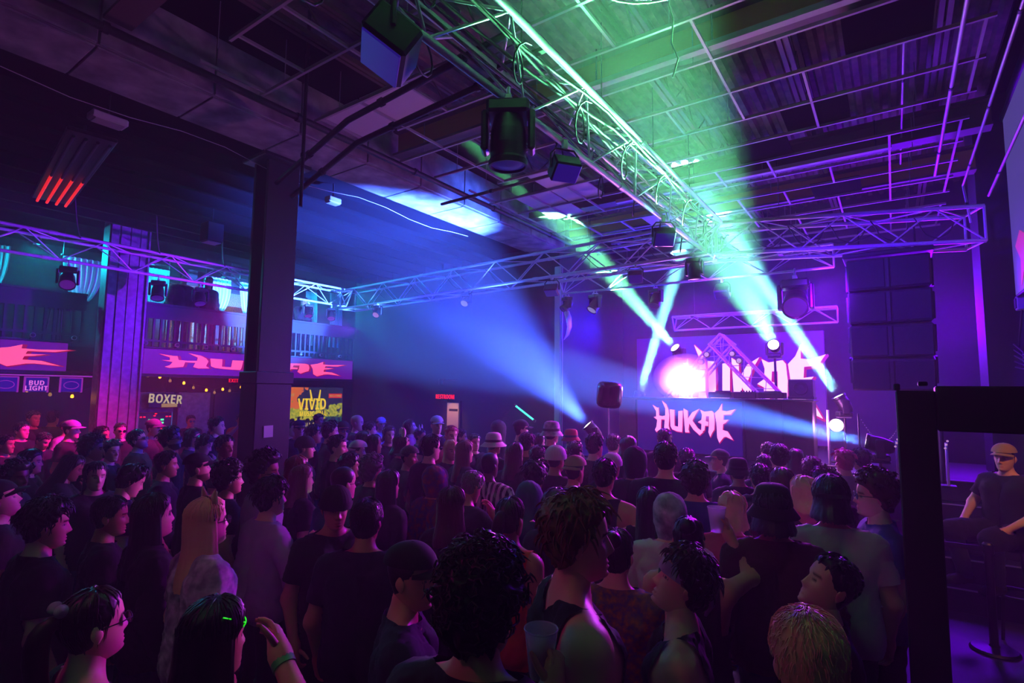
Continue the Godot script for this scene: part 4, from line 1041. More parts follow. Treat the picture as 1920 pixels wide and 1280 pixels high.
	part(mb().box(Vector3(0, 0.03, 0.011), Vector3(0.2, 0.025, 0.004)), "printed_line", glow("notice_line", Color(0.9, 0.4, 0.3), 0.49), rs)
	# bar wall panels
	for k in 5:
		var t := struct(mb().cbox(Vector3(-12.48, 1.15, -4.3 - 0.75 * k), Vector3(0.04, 1.9, 0.66), 0.01), "wall_bar_panel", M.dark_wood if k != 1 and k != 2 else M.painted_column, "framed panel of the wall under the balcony")
		t.set_meta("group", "panels of the bar wall")
	# lit window with advert
	var wd := thing("bar_window", "lit bar window with yellow VIVID lettering and colourful advert", "window", Vector3(-12.45, 1.18, -8.8), PI / 2)
	part(mb().cbox(Vector3(0, 0.52, 0), Vector3(1.74, 1.08, 0.03), 0.006), "advert_sheet", advert(), wd)
	for k in [-0.89, 0.89]: part(mb().cbox(Vector3(k, 0.52, 0.01), Vector3(0.06, 1.2, 0.06), 0.008), "frame_side", M.dark_wood, wd)
	for k in [-0.05, 1.09]: part(mb().cbox(Vector3(0, k, 0.01), Vector3(1.84, 0.06, 0.06), 0.008), "frame_rail", M.dark_wood, wd)
	var yl := glow("vivid_yellow", Color(1.0, 0.85, 0.08), 0.90)
	words("VIVID", 0.3, yl, wd, Transform3D(Basis.IDENTITY.scaled(Vector3(0.8, 1, 1)), Vector3(-0.08, 0.62, 0.02)))
	words("MUSIC HALL", 0.13, yl, wd, Transform3D(Basis.IDENTITY.scaled(Vector3(0.8, 1, 1)), Vector3(-0.05, 0.38, 0.02)))
	for q in [[-0.13, -0.3], [0.07, 0.3]]:
		part(mb().prism(PackedVector2Array([Vector2(0, 0.7), Vector2(q[1] * 0.18, 1.0), Vector2(q[1] * 0.18 + 0.03, 1.0), Vector2(0.06, 0.7)]), 0.008, Transform3D(Basis.IDENTITY, Vector3(q[0], 0, 0.018))), "yellow_ray", yl, wd)
	part(mb().box(Vector3(0.62, 0.84, 0.02), Vector3(0.42, 0.12, 0.01)), "red_banner", glow("banner_red", Color(0.9, 0.12, 0.05), 0.80), wd)
	words("WELCOME", 0.07, glow("banner_word", Color(1.0, 0.75, 0.2), 0.49), wd, Transform3D(Basis.IDENTITY.scaled(Vector3(0.85, 1, 1)), Vector3(0.62, 0.84, 0.026)))
	words("CALL OUT", 0.1, glow("window_word", Color(0.95, 0.85, 0.5), 0.49), wd, Transform3D(Basis.IDENTITY, Vector3(-0.1, 0.1, 0.02)))
	words("SELTZER", 0.1, M.window_word, wd, Transform3D(Basis.IDENTITY.scaled(Vector3(0.85, 1, 1)), Vector3(0.6, 0.06, 0.02)))
	words("TRL", 0.1, M.window_word, wd, Transform3D(Basis.IDENTITY, Vector3(-0.75, 0.1, 0.02)))
	words("LIGHT", 0.07, M.window_word, wd, Transform3D(Basis.IDENTITY, Vector3(-0.75, 0.86, 0.02)))
	area("window_light", Vector3(-12.3, 1.7, -8.8), Vector3(-10.0, 1.5, -8.6), Color(1.0, 0.8, 0.4), 0.10, 1.6, 1.0)
	# restroom doorway and sign on the back wall
	var rr := thing("restroom_sign", "red glowing RESTROOM sign above the doorway", "sign", Vector3(-8.02, 2.06, -8.95))
	part(mb().cbox(Vector3(0, 0, 0), Vector3(0.5, 0.13, 0.04), 0.006), "box", M.black_plastic, rr)
	words("RESTROOM", 0.095, glow("restroom_red", Color(1.0, 0.06, 0.06), 1.50), rr, Transform3D(Basis.IDENTITY.scaled(Vector3(0.82, 1, 1)), Vector3(0, 0, 0.022)))
	var dr := thing("restroom_door", "pale lit restroom door with a notice under the red sign", "door", Vector3(-7.82, 0, -8.98))
	part(mb().cbox(Vector3(0, 0.97, 0), Vector3(0.34, 1.92, 0.03), 0.006), "door_leaf", mat("door_cream", Color(0.72, 0.6, 0.4), 0.6), dr)
	part(mb().cbox(Vector3(-0.23, 0.99, 0.01), Vector3(0.1, 1.98, 0.05), 0.008), "frame_side", M.dark_wood, dr)
	part(mb().cbox(Vector3(0.2, 0.99, 0.01), Vector3(0.05, 1.98, 0.05), 0.008), "frame_side", M.dark_wood, dr)
	part(mb().box(Vector3(0.02, 1.78, 0.018), Vector3(0.24, 0.05, 0.006)), "notice", M.dark_wood, dr)
	spot("door_lamp", Vector3(-7.75, 2.3, -8.3), Vector3(-7.82, 1.5, -8.98), Color(1.0, 0.72, 0.35), 1.2, 24.0, 0.6, 0.04)
	var dl := thing("door_lamp", "small downlight above the restroom door", "light", Vector3(-7.75, 2.38, -8.5))
	part(mb().lathe([[0.05, -0.06], [0.05, 0.06], [0.0, 0.06]], 14), "housing", M.black_plastic, dl)
	part(mb().rod(Vector3(0, 0.04, 0), Vector3(0, 0.04, -0.5), 0.012), "bracket", M.dark_steel, dl)

func advert() -> StandardMaterial3D:
	# the printed, back-lit sheet: patches of orange, green and slate with a dark band at the foot
	var im := Image.create(256, 160, false, Image.FORMAT_RGB8)
	var f := FastNoiseLite.new()
	f.seed = 4
	f.frequency = 0.02
	var g := FastNoiseLite.new()
	g.seed = 9
	g.frequency = 0.06
	for y in 160:
		for x in 256:
			var a := f.get_noise_2d(x, y)
			var b := g.get_noise_2d(x, y)
			var col := Color(0.10, 0.14, 0.22).lerp(Color(0.18, 0.22, 0.32), 0.5 + b)
			if x < 70 + a * 60.0 and y < 110: col = Color(0.95, 0.45, 0.08)
			if y > 82 + a * 50.0 and y < 128: col = Color(0.55, 0.62, 0.08).lerp(Color(0.85, 0.8, 0.1), clampf(0.5 + b * 1.6, 0, 1))
			if y >= 118 + b * 22.0: col = Color(0.03, 0.04, 0.02)
			if x > 175 and y > 112 and b > 0.0: col = Color(0.05, 0.32, 0.36)
			im.set_pixel(x, y, col)
	var m := mat("advert_print", Color(0.05, 0.05, 0.05), 0.4)
	m.emission_enabled = true
	m.emission = Color(0, 0, 0)
	m.emission_texture = ImageTexture.create_from_image(im)
	m.emission_energy_multiplier = 0.75
	m.uv1_triplanar = true
	m.uv1_scale = Vector3(1.0 / 1.74, 1.0 / 1.08, 1.0)
	m.uv1_offset = Vector3(0.5, 0.02, 0)
	return m

# ------------------------------------------------------------------ people: bodies grown from joints as one surface, heads and hands added to it
const ARM_U := 3
const ARM_F := 4
# rows of the head from under the jaw to the crown: height (eyes at 0), half width, depth to the front, depth to the back
const HEAD_ROWS := [[-0.128, 0.012, 0.030, 0.012], [-0.122, 0.030, 0.062, 0.030], [-0.110, 0.043, 0.084, 0.040], [-0.092, 0.053, 0.089, 0.052], [-0.070, 0.060, 0.088, 0.062], [-0.045, 0.066, 0.087, 0.072], [-0.018, 0.070, 0.085, 0.086], [0.008, 0.0725, 0.084, 0.095], [0.035, 0.075, 0.088, 0.101], [0.062, 0.0735, 0.083, 0.101], [0.086, 0.066, 0.070, 0.091], [0.104, 0.052, 0.051, 0.071], [0.116, 0.034, 0.031, 0.044], [0.1215, 0.014, 0.012, 0.018], [0.123, 0.0005, 0.0005, 0.0005]]
var protos := {}
var hair_cache := {}
var fold_noise: FastNoiseLite

func head_row(s: float) -> Array:   # s runs 0..1 from jaw to crown
	var x := clampf(s, 0.0, 1.0) * (HEAD_ROWS.size() - 1)
	var i := mini(int(x), HEAD_ROWS.size() - 2)
	var f := x - i
	var p0: Array = HEAD_ROWS[maxi(i - 1, 0)]
	var p1: Array = HEAD_ROWS[i]
	var p2: Array = HEAD_ROWS[i + 1]
	var p3: Array = HEAD_ROWS[mini(i + 2, HEAD_ROWS.size() - 1)]
	var out := []
	for k in 4: out.append(cubic_interpolate(p1[k], p2[k], p0[k], p3[k], f))
	return out

func head_point(u: float, s: float) -> Vector3:
	var r := head_row(s)
	var c := cos(u)
	return Vector3(r[1] * sin(u), r[0], -c * (r[2] if c > 0.0 else r[3]))

func bump(x: float, w: float) -> float: return exp(-(x * x) / (w * w))

func make_head(nu: int, nv: int, beard: bool, female: bool) -> Dictionary:
	var rows := []
	var cols := []
	for j in nv + 1:
		var row := PackedVector3Array()
		var cr := PackedColorArray()
		for k in nu:
			var a := TAU * k / nu - PI
			var u := a - 0.45 * sin(a)
			var p := head_point(u, j / float(nv))
			var col := Color(1, 1, 1)
			if cos(u) > 0.0:
				var x := p.x
				var ax := absf(x)
				var y := p.y
				var g := 0.0
				# nose: rises from the bridge to the tip, then falls back
				var ny := 0.0
				if y > -0.036: ny = clampf((0.016 - y) / 0.052, 0.0, 1.0) * 0.024 + 0.003 * clampf((0.03 - y) / 0.03, 0, 1)
				else: ny = 0.027 * clampf((y + 0.052) / 0.016, 0.0, 1.0)
				g += ny * bump(x, 0.0085 + 0.006 * clampf((-y - 0.015) / 0.025, 0, 1))
				g += 0.006 * bump(ax - 0.012, 0.007) * bump(y + 0.04, 0.008)
				g -= 0.011 * bump(ax - 0.031, 0.016) * bump(y - 0.002, 0.013)
				g += 0.006 * bump(ax - 0.031, 0.011) * bump(y - 0.001, 0.008)
				g += 0.005 * bump(y - 0.023, 0.009) * bump(ax - 0.026, 0.03)
				g += 0.0055 * bump(y + 0.068, 0.0055) * bump(x, 0.02) + 0.006 * bump(y + 0.081, 0.006) * bump(x, 0.018) - 0.004 * bump(y + 0.0745, 0.0028) * bump(x, 0.024)
				g += 0.006 * bump(y + 0.104, 0.012) * bump(x, 0.02) - 0.004 * bump(y + 0.092, 0.006) * bump(x, 0.025)
				g += 0.004 * bump(ax - 0.04, 0.018) * bump(y + 0.03, 0.018)
				p.z -= g * (0.8 if female else 1.0)
				var e := Vector2((ax - 0.031) / 0.0125, (y - 0.001) / 0.0052)
				if e.length() < 1.0: col = Color(0.04, 0.03, 0.03) if absf(ax - 0.031) < 0.0058 else Color(1.1, 1.15, 1.2)
				elif e.length() < 1.35: col = Color(0.35, 0.3, 0.3)
				if ax > 0.013 and ax < 0.05 and absf(y - 0.0215 + 0.06 * maxf(ax - 0.035, 0.0)) < 0.0042: col = Color(0.18, 0.14, 0.12)
				if absf(y + 0.0745) < 0.0105 and ax < 0.023 - 900.0 * pow(y + 0.0745, 2): col = Color(0.85, 0.55, 0.55)
				if beard and y < -0.055 and not (absf(y + 0.0745) < 0.008 and ax < 0.02) and (y < -0.088 or ax > 0.022 or y > -0.066): col = Color(0.2, 0.16, 0.14)
			elif beard and p.y < -0.05 and cos(u) > -0.35: col = Color(0.25, 0.2, 0.18)
			row.append(p)
			cr.append(col)
		rows.append(row)
		cols.append(cr)
	var m := mb()
	m.surf(rows, true, true)
	for i in nv:
		for k in nu:
			var k2 := (k + 1) % nu
			m.c.append(cols[i][k]); m.c.append(cols[i][k2]); m.c.append(cols[i + 1][k2])
			m.c.append(cols[i][k]); m.c.append(cols[i + 1][k2]); m.c.append(cols[i + 1][k])
	for sx in [-1.0, 1.0]:   # ears: a curved shell with a rim
		var er := []
		for i in 7:
			var v := i / 6.0
			var line := PackedVector3Array()
			for k in 12:
				var a := TAU * k / 12.0
				var rad := sin(PI * (0.06 + 0.88 * v))
				var rim := 0.5 + 0.5 * cos(a)
				line.append(Vector3(sx * (0.071 + 0.013 * rim * rad + 0.004 * v), -0.042 + 0.062 * v, 0.014 + (0.017 + 0.004 * v) * rad * sin(a) + 0.008 * v))
			er.append(line)
		m.surf(er, true, sx > 0)
	m.paint(Color(1, 1, 1))
	return {"v": m.v, "n": m.n, "c": m.c}

func add_mesh(m: MB, d: Dictionary, xf: Transform3D) -> void:
	for i in d.v.size():
		m.v.append(xf * d.v[i])
		m.n.append((xf.basis * d.n[i]).normalized())
	m.c.append_array(d.c)

func hand_shape(m: MB, w: Vector3, d: Vector3, pn: Vector3, curl: float, thumb: float, s := 1.0) -> void:
	# four unequal fingers rooted at the knuckles and a thumb from the side of the palm
	var t := d.cross(pn).normalized() * thumb
	var len := [0.068, 0.076, 0.071, 0.056]
	for k in 4:
		var p := w + d * (0.078 - 0.004 * absf(k - 1.2)) * s + t * (0.030 - 0.02 * k) * s
		var pts := PackedVector3Array([p - d * 0.02 * s, p])
		var a := 0.0
		var bends := [0.75, 1.15, 0.8]
		var lens := [0.44, 0.31, 0.25]
		for q in 3:
			a += curl * bends[q] + 0.08
			p += (d * cos(a) + pn * sin(a)) * len[k] * lens[q] * s
			pts.append(p)
		m.tube(pts, PackedFloat32Array([0.0095 * s, 0.0098 * s, 0.009 * s, 0.0082 * s, 0.0055 * s]), 7)
	var b := w + d * 0.022 * s + t * 0.026 * s + pn * 0.008 * s
	var o := (t * 0.72 + d * 0.6 + pn * (0.25 + 0.4 * curl)).normalized()
	var b2 := b + o * 0.036 * s
	var o2 := (t * (0.5 - 0.7 * curl) + d * 0.75 + pn * (0.2 + 0.6 * curl)).normalized()
	m.tube(PackedVector3Array([b - o * 0.015 * s, b, b2, b2 + o2 * 0.03 * s, b2 + o2 * 0.046 * s]), PackedFloat32Array([0.013 * s, 0.0125 * s, 0.0105 * s, 0.009 * s, 0.0055 * s]), 7)

# a pose: arms as [elbow, wrist, hand direction, palm normal, curl] for the right (+x) and left (-x) side, head yaw and pitch
func make_body(key: String, pose: Dictionary, cell: float, fine: bool) -> Dictionary:
	var wide: float = pose.get("wide", 1.0)
	var lean: float = pose.get("lean", 0.0)
	var sit: bool = pose.get("sit", false)
	var bones := []
	var up := Transform3D(Basis(Vector3(1, 0, 0), -lean), Vector3(0, 0.95, 0))
	var T := func(p: Vector3) -> Vector3: return up * (p - Vector3(0, 0.95, 0))
	for sx in [-1.0, 1.0]:
		bones.append([Vector3(sx * 0.075 * wide, 0.94, 0.005), T.call(Vector3(sx * 0.075 * wide, 1.12, 0.0)), 0.115, 0.105, 1])
		bones.append([T.call(Vector3(sx * 0.075 * wide, 1.12, 0.0)), T.call(Vector3(sx * 0.10 * wide, 1.32, 0.005)), 0.105, 0.112, 1])
		bones.append([T.call(Vector3(sx * 0.04, 1.405, 0.012)), T.call(Vector3(sx * 0.172 * wide, 1.392, 0.01)), 0.062, 0.062, 1])
		bones.append([T.call(Vector3(sx * 0.06, 1.2, -0.05)), T.call(Vector3(sx * 0.08 * wide, 1.32, -0.055)), 0.06, 0.065, 1])
		bones.append([T.call(Vector3(sx * 0.025, 1.47, 0.018)), T.call(Vector3(sx * 0.13 * wide, 1.418, 0.016)), 0.04, 0.048, 1])
	bones.append([T.call(Vector3(0, 1.41, 0.018)), T.call(Vector3(0, 1.56, -0.002)), 0.064, 0.054, 2])
	var arms := [pose.get("r", [Vector3(0.245 * wide, 1.12, 0.04), Vector3(0.235 * wide, 0.88, -0.06), Vector3(0, -0.96, -0.26), Vector3(-0.9, 0, 0.2), 0.5]), pose.get("l", [Vector3(-0.245 * wide, 1.12, 0.04), Vector3(-0.235 * wide, 0.88, -0.06), Vector3(0, -0.96, -0.26), Vector3(0.9, 0, 0.2), 0.5])]
	for i in 2:
		var sx := 1.0 if i == 0 else -1.0
		var a: Array = arms[i]
		var sh: Vector3 = T.call(Vector3(sx * 0.185 * wide, 1.388, 0.012))
		bones.append([sh, a[0], 0.056, 0.042, ARM_U])
		bones.append([a[0], a[1], 0.043, 0.029, ARM_F])
		var d: Vector3 = a[2].normalized()
		var pn: Vector3 = (a[3] - d * a[3].dot(d)).normalized()
		var t := d.cross(pn)
		for q in [-0.022, 0.0, 0.022]:
			bones.append([a[1] + t * q * 0.5, a[1] + d * 0.078 + t * q, 0.019, 0.015, 5])
	for sx in [-1.0, 1.0]:
		if sit:
			bones.append([Vector3(sx * 0.095, 0.93, 0), Vector3(sx * 0.19, 0.93, -0.42), 0.095, 0.068, 6])
			bones.append([Vector3(sx * 0.19, 0.93, -0.42), Vector3(sx * 0.15, 0.53, -0.36), 0.062, 0.042, 7])
			bones.append([Vector3(sx * 0.15, 0.49, -0.33), Vector3(sx * 0.17, 0.47, -0.52), 0.045, 0.034, 8])
		else:
			bones.append([Vector3(sx * 0.092, 0.92, 0.0), Vector3(sx * 0.1, 0.5, -0.01), 0.092, 0.06, 6])
			bones.append([Vector3(sx * 0.1, 0.5, -0.01), Vector3(sx * 0.105, 0.1, 0.02), 0.058, 0.038, 7])
			bones.append([Vector3(sx * 0.105, 0.045, 0.03), Vector3(sx * 0.12, 0.035, -0.16), 0.042, 0.032, 8])
	# distance field on a grid
	var lo := Vector3(9, 9, 9)
	var hi := -lo
	for b in bones:
		var r := Vector3.ONE * (maxf(b[2], b[3]) + 0.04)
		lo = lo.min(b[0] - r).min(b[1] - r)
		hi = hi.max(b[0] + r).max(b[1] + r)
	var nx := int((hi.x - lo.x) / cell) + 2
	var ny := int((hi.y - lo.y) / cell) + 2
	var nz := int((hi.z - lo.z) / cell) + 2
	var F := PackedFloat32Array()
	F.resize(nx * ny * nz)
	F.fill(1.0)
	var kk := 0.035
	for b in bones:
		var a: Vector3 = b[0]
		var ab: Vector3 = b[1] - a
		var inv := 1.0 / maxf(ab.length_squared(), 1e-6)
		var ra: float = b[2]
		var dr: float = b[3] - ra
		var m := maxf(b[2], b[3]) + 0.04
		var p0: Vector3 = ((a.min(b[1]) - lo - Vector3(m, m, m)) / cell).floor().max(Vector3.ZERO)
		var p1: Vector3 = ((a.max(b[1]) - lo + Vector3(m, m, m)) / cell).ceil()
		for iy in range(int(p0.y), mini(int(p1.y), ny - 1) + 1):
			for iz in range(int(p0.z), mini(int(p1.z), nz - 1) + 1):
				var at := (iy * nz + iz) * nx
				for ix in range(int(p0.x), mini(int(p1.x), nx - 1) + 1):
					var q := lo + Vector3(ix, iy, iz) * cell - a
					var t := clampf(q.dot(ab) * inv, 0.0, 1.0)
					var d := (q - ab * t).length() - ra - dr * t
					if d > 0.05: continue
					var f := F[at + ix]
					var h := maxf(kk - absf(f - d), 0.0) / kk
					F[at + ix] = minf(f, d) - h * h * kk * 0.25
	# surface nets
	var id := PackedInt32Array()
	id.resize(nx * ny * nz)
	id.fill(-1)
	var V := PackedVector3Array()
	var N := PackedVector3Array()
	var st := [0, 1, nx, nx + 1, nz * nx, nz * nx + 1, nz * nx + nx, nz * nx + nx + 1]
	var oy := nz * nx
	for iy in ny - 1:
		for iz in nz - 1:
			for ix in nx - 1:
				var at := (iy * nz + iz) * nx + ix
				var f0 := F[at]
				if f0 > 0.05: continue
				var f1 := F[at + 1]
				var f2 := F[at + nx]
				var f3 := F[at + nx + 1]
				var f4 := F[at + oy]
				var f5 := F[at + oy + 1]
				var f6 := F[at + oy + nx]
				var f7 := F[at + oy + nx + 1]
				var c := int(f0 < 0) + int(f1 < 0) + int(f2 < 0) + int(f3 < 0) + int(f4 < 0) + int(f5 < 0) + int(f6 < 0) + int(f7 < 0)
				if c == 0 or c == 8: continue
				var g := Vector3(f1 + f3 + f5 + f7 - f0 - f2 - f4 - f6, f4 + f5 + f6 + f7 - f0 - f1 - f2 - f3, f2 + f3 + f6 + f7 - f0 - f1 - f4 - f5) * 0.25
				var mean := (f0 + f1 + f2 + f3 + f4 + f5 + f6 + f7) * 0.125
				var off := -g * (mean / maxf(g.length_squared(), 1e-9))
				off = off.clamp(Vector3(-0.5, -0.5, -0.5), Vector3(0.5, 0.5, 0.5))
				id[at] = V.size()
				V.append(lo + (Vector3(ix, iy, iz) + Vector3(0.5, 0.5, 0.5) + off) * cell)
				N.append(g.normalized())
	var Q := PackedInt32Array()
	for iy in range(1, ny - 1):
		for iz in range(1, nz - 1):
			for ix in range(1, nx - 1):
				var at := (iy * nz + iz) * nx + ix
				var f := F[at]
				if f > 0.05: continue
				if (f < 0) != (F[at + 1] < 0):
					var q := [id[at - oy - nx], id[at - nx], id[at], id[at - oy]]
					if f > 0: q.reverse()
					Q.append_array(PackedInt32Array(q))
				if (f < 0) != (F[at + oy] < 0):
					var q := [id[at - nx - 1], id[at - nx], id[at], id[at - 1]]
					if f < 0: q.reverse()
					Q.append_array(PackedInt32Array(q))
				if (f < 0) != (F[at + nx] < 0):
					var q := [id[at - oy - 1], id[at - oy], id[at], id[at - 1]]
					if f > 0: q.reverse()
					Q.append_array(PackedInt32Array(q))
	for i in range(0, Q.size(), 4):   # every face looks outwards
		if Q[i] < 0 or Q[i + 1] < 0 or Q[i + 2] < 0 or Q[i + 3] < 0: continue
		if (V[Q[i + 2]] - V[Q[i]]).cross(V[Q[i + 3]] - V[Q[i + 1]]).dot(N[Q[i]]) < 0.0:
			var t := Q[i + 1]
			Q[i + 1] = Q[i + 3]
			Q[i + 3] = t
	# which bone each point belongs to
	var B := PackedInt32Array()
	var P := PackedFloat32Array()
	for p in V:
		var best := 9.0
		var bi := 0
		var bt := 0.0
		for i in bones.size():
			var b: Array = bones[i]
			var ab: Vector3 = b[1] - b[0]
			var t: float = clampf((p - b[0]).dot(ab) / maxf(ab.length_squared(), 1e-6), 0.0, 1.0)
			var d: float = (p - b[0] - ab * t).length() - lerpf(b[2], b[3], t)
			if d < best:
				best = d
				bi = b[4]
				bt = t
		B.append(bi)
		P.append(bt)
	# head and fingers join the same mesh
	var hk: String = ("fine" if fine else "coarse") + ("_beard" if pose.get("beard", false) else "") + ("_f" if pose.get("female", false) else "")
	if not protos.has(hk): protos[hk] = make_head(88 if fine else 40, 72 if fine else 34, pose.get("beard", false), pose.get("female", false))
	var hb := Basis.from_euler(Vector3(deg_to_rad(pose.get("pitch", 0.0)) - lean * 0.4, deg_to_rad(pose.get("yaw", 0.0)), deg_to_rad(pose.get("roll", 0.0))))
	var hx := Transform3D(hb, T.call(Vector3(0, 1.535, -0.004)) + hb * Vector3(0, 0.095, -0.012))
	var m := mb()
	for i in range(0, Q.size(), 4):
		if Q[i] < 0 or Q[i + 1] < 0 or Q[i + 2] < 0 or Q[i + 3] < 0: continue
		m.trin(V[Q[i]], V[Q[i + 1]], V[Q[i + 2]], N[Q[i]], N[Q[i + 1]], N[Q[i + 2]])
		m.trin(V[Q[i]], V[Q[i + 2]], V[Q[i + 3]], N[Q[i]], N[Q[i + 2]], N[Q[i + 3]])
	for i in 2:
		var a: Array = arms[i]
		var d: Vector3 = a[2].normalized()
		var pn: Vector3 = (a[3] - d * a[3].dot(d)).normalized()
		hand_shape(m, a[1], d, pn, a[4], 1.0 if i == 0 else -1.0)
	m.paint(Color(1, 1, 1))
	add_mesh(m, protos[hk], hx)
	return {"skin": m.mesh(), "V": V, "N": N, "Q": Q, "B": B, "P": P, "head": hx, "cloth": {}, "r": arms[0], "l": arms[1]}

func clip_tri(m: MB, p: Array, nn: Array, s: Array) -> void:
	var op := []
	var on := []
	for i in 3:
		var j := (i + 1) % 3
		if s[i] > 0.0:
			op.append(p[i]); on.append(nn[i])
		if (s[i] > 0.0) != (s[j] > 0.0):
			var t: float = s[i] / (s[i] - s[j])
			op.append(p[i].lerp(p[j], t)); on.append(nn[i].lerp(nn[j], t).normalized())
	for i in range(1, op.size() - 1):
		m.trin(op[0], op[i], op[i + 1], on[0], on[i], on[i + 1])

func cloth(pr: Dictionary, kind: String) -> ArrayMesh:
	if pr.cloth.has(kind): return pr.cloth[kind]
	var V: PackedVector3Array = pr.V
	var S := PackedFloat32Array()
	var X := PackedVector3Array()
	for i in V.size():
		var p := V[i]
		var b: int = pr.B[i]
		var t: float = pr.P[i]
		var s := 0.0
		var loose := 0.012
		if kind == "trousers":
			s = minf(0.99 - p.y, p.y - 0.075) if b == 1 or b == 6 or b == 7 else (-0.02 if b != 8 else p.y - 0.075)
			loose = 0.009 + (0.012 if b == 7 else 0.0)
		elif kind == "shoes":
			s = 0.11 - p.y if b >= 7 else -0.02
			if b == 8: s = 0.02
			loose = 0.01
		else:
			var neck := 1.475 + 0.22 * p.z - p.y
			if kind == "tank": neck = minf(1.43 + 0.45 * p.z - p.y + 0.25 * absf(p.x), 1.462 - p.y + 0.9 * (absf(p.x) - 0.055))
			s = minf(neck, p.y - 0.86)
			if b == ARM_U:
				s = ((0.62 if kind == "tee" else 2.0 if kind == "long" else -0.2) - t) * 0.28
				if kind == "tank": s = minf(neck, 0.155 - absf(p.x))
			elif b == ARM_F: s = (0.93 - t) * 0.25 if kind == "long" else -0.02
			elif b == 5: s = -0.02
			elif b >= 6: s = p.y - 0.86
			elif kind == "tank" and p.y > 1.2: s = minf(s, 0.155 - absf(p.x))
			loose = 0.013 + 0.02 * clampf((1.25 - p.y) / 0.35, 0.0, 1.0) + (0.012 * t if b == ARM_U else 0.0)
			if kind == "tank": loose *= 0.7
		var w := fold_noise.get_noise_3d(p.x * 60.0, p.y * 34.0, p.z * 60.0) * 0.010 + fold_noise.get_noise_3d(p.x * 150.0, p.y * 90.0, p.z * 150.0) * 0.004
		S.append(s)
		X.append(p + pr.N[i] * (loose + w))
	var acc := PackedVector3Array()
	acc.resize(X.size())
	var Q: PackedInt32Array = pr.Q
	for i in range(0, Q.size(), 4):
		if Q[i] < 0 or Q[i + 1] < 0 or Q[i + 2] < 0 or Q[i + 3] < 0: continue
		var f := (X[Q[i + 2]] - X[Q[i]]).cross(X[Q[i + 3]] - X[Q[i + 1]])
		for k in 4: acc[Q[i + k]] += f
	var m := mb()
	for i in range(0, Q.size(), 4):
		if Q[i] < 0 or Q[i + 1] < 0 or Q[i + 2] < 0 or Q[i + 3] < 0: continue
		var a := [Q[i], Q[i + 1], Q[i + 2], Q[i + 3]]
		if S[a[0]] <= 0 and S[a[1]] <= 0 and S[a[2]] <= 0 and S[a[3]] <= 0: continue
		for q in [[0, 1, 2], [0, 2, 3]]:
			clip_tri(m, [X[a[q[0]]], X[a[q[1]]], X[a[q[2]]]], [acc[a[q[0]]].normalized(), acc[a[q[1]]].normalized(), acc[a[q[2]]].normalized()], [S[a[q[0]]], S[a[q[1]]], S[a[q[2]]]])
	pr.cloth[kind] = m.mesh()
	return pr.cloth[kind]

# ------------------------------------------------------------------ hair and headwear, in the head's own axes
func hairline(u: float) -> float:
	var c := cos(u)
	var t := [[-1.0, -0.085], [-0.35, -0.06], [-0.05, -0.005], [0.2, 0.0], [0.45, 0.04], [0.7, 0.062], [1.0, 0.068]]
	for i in t.size() - 1:
		if c <= t[i + 1][0]: return lerpf(t[i][1], t[i + 1][1], clampf((c - t[i][0]) / (t[i + 1][0] - t[i][0]), 0, 1))
	return 0.068

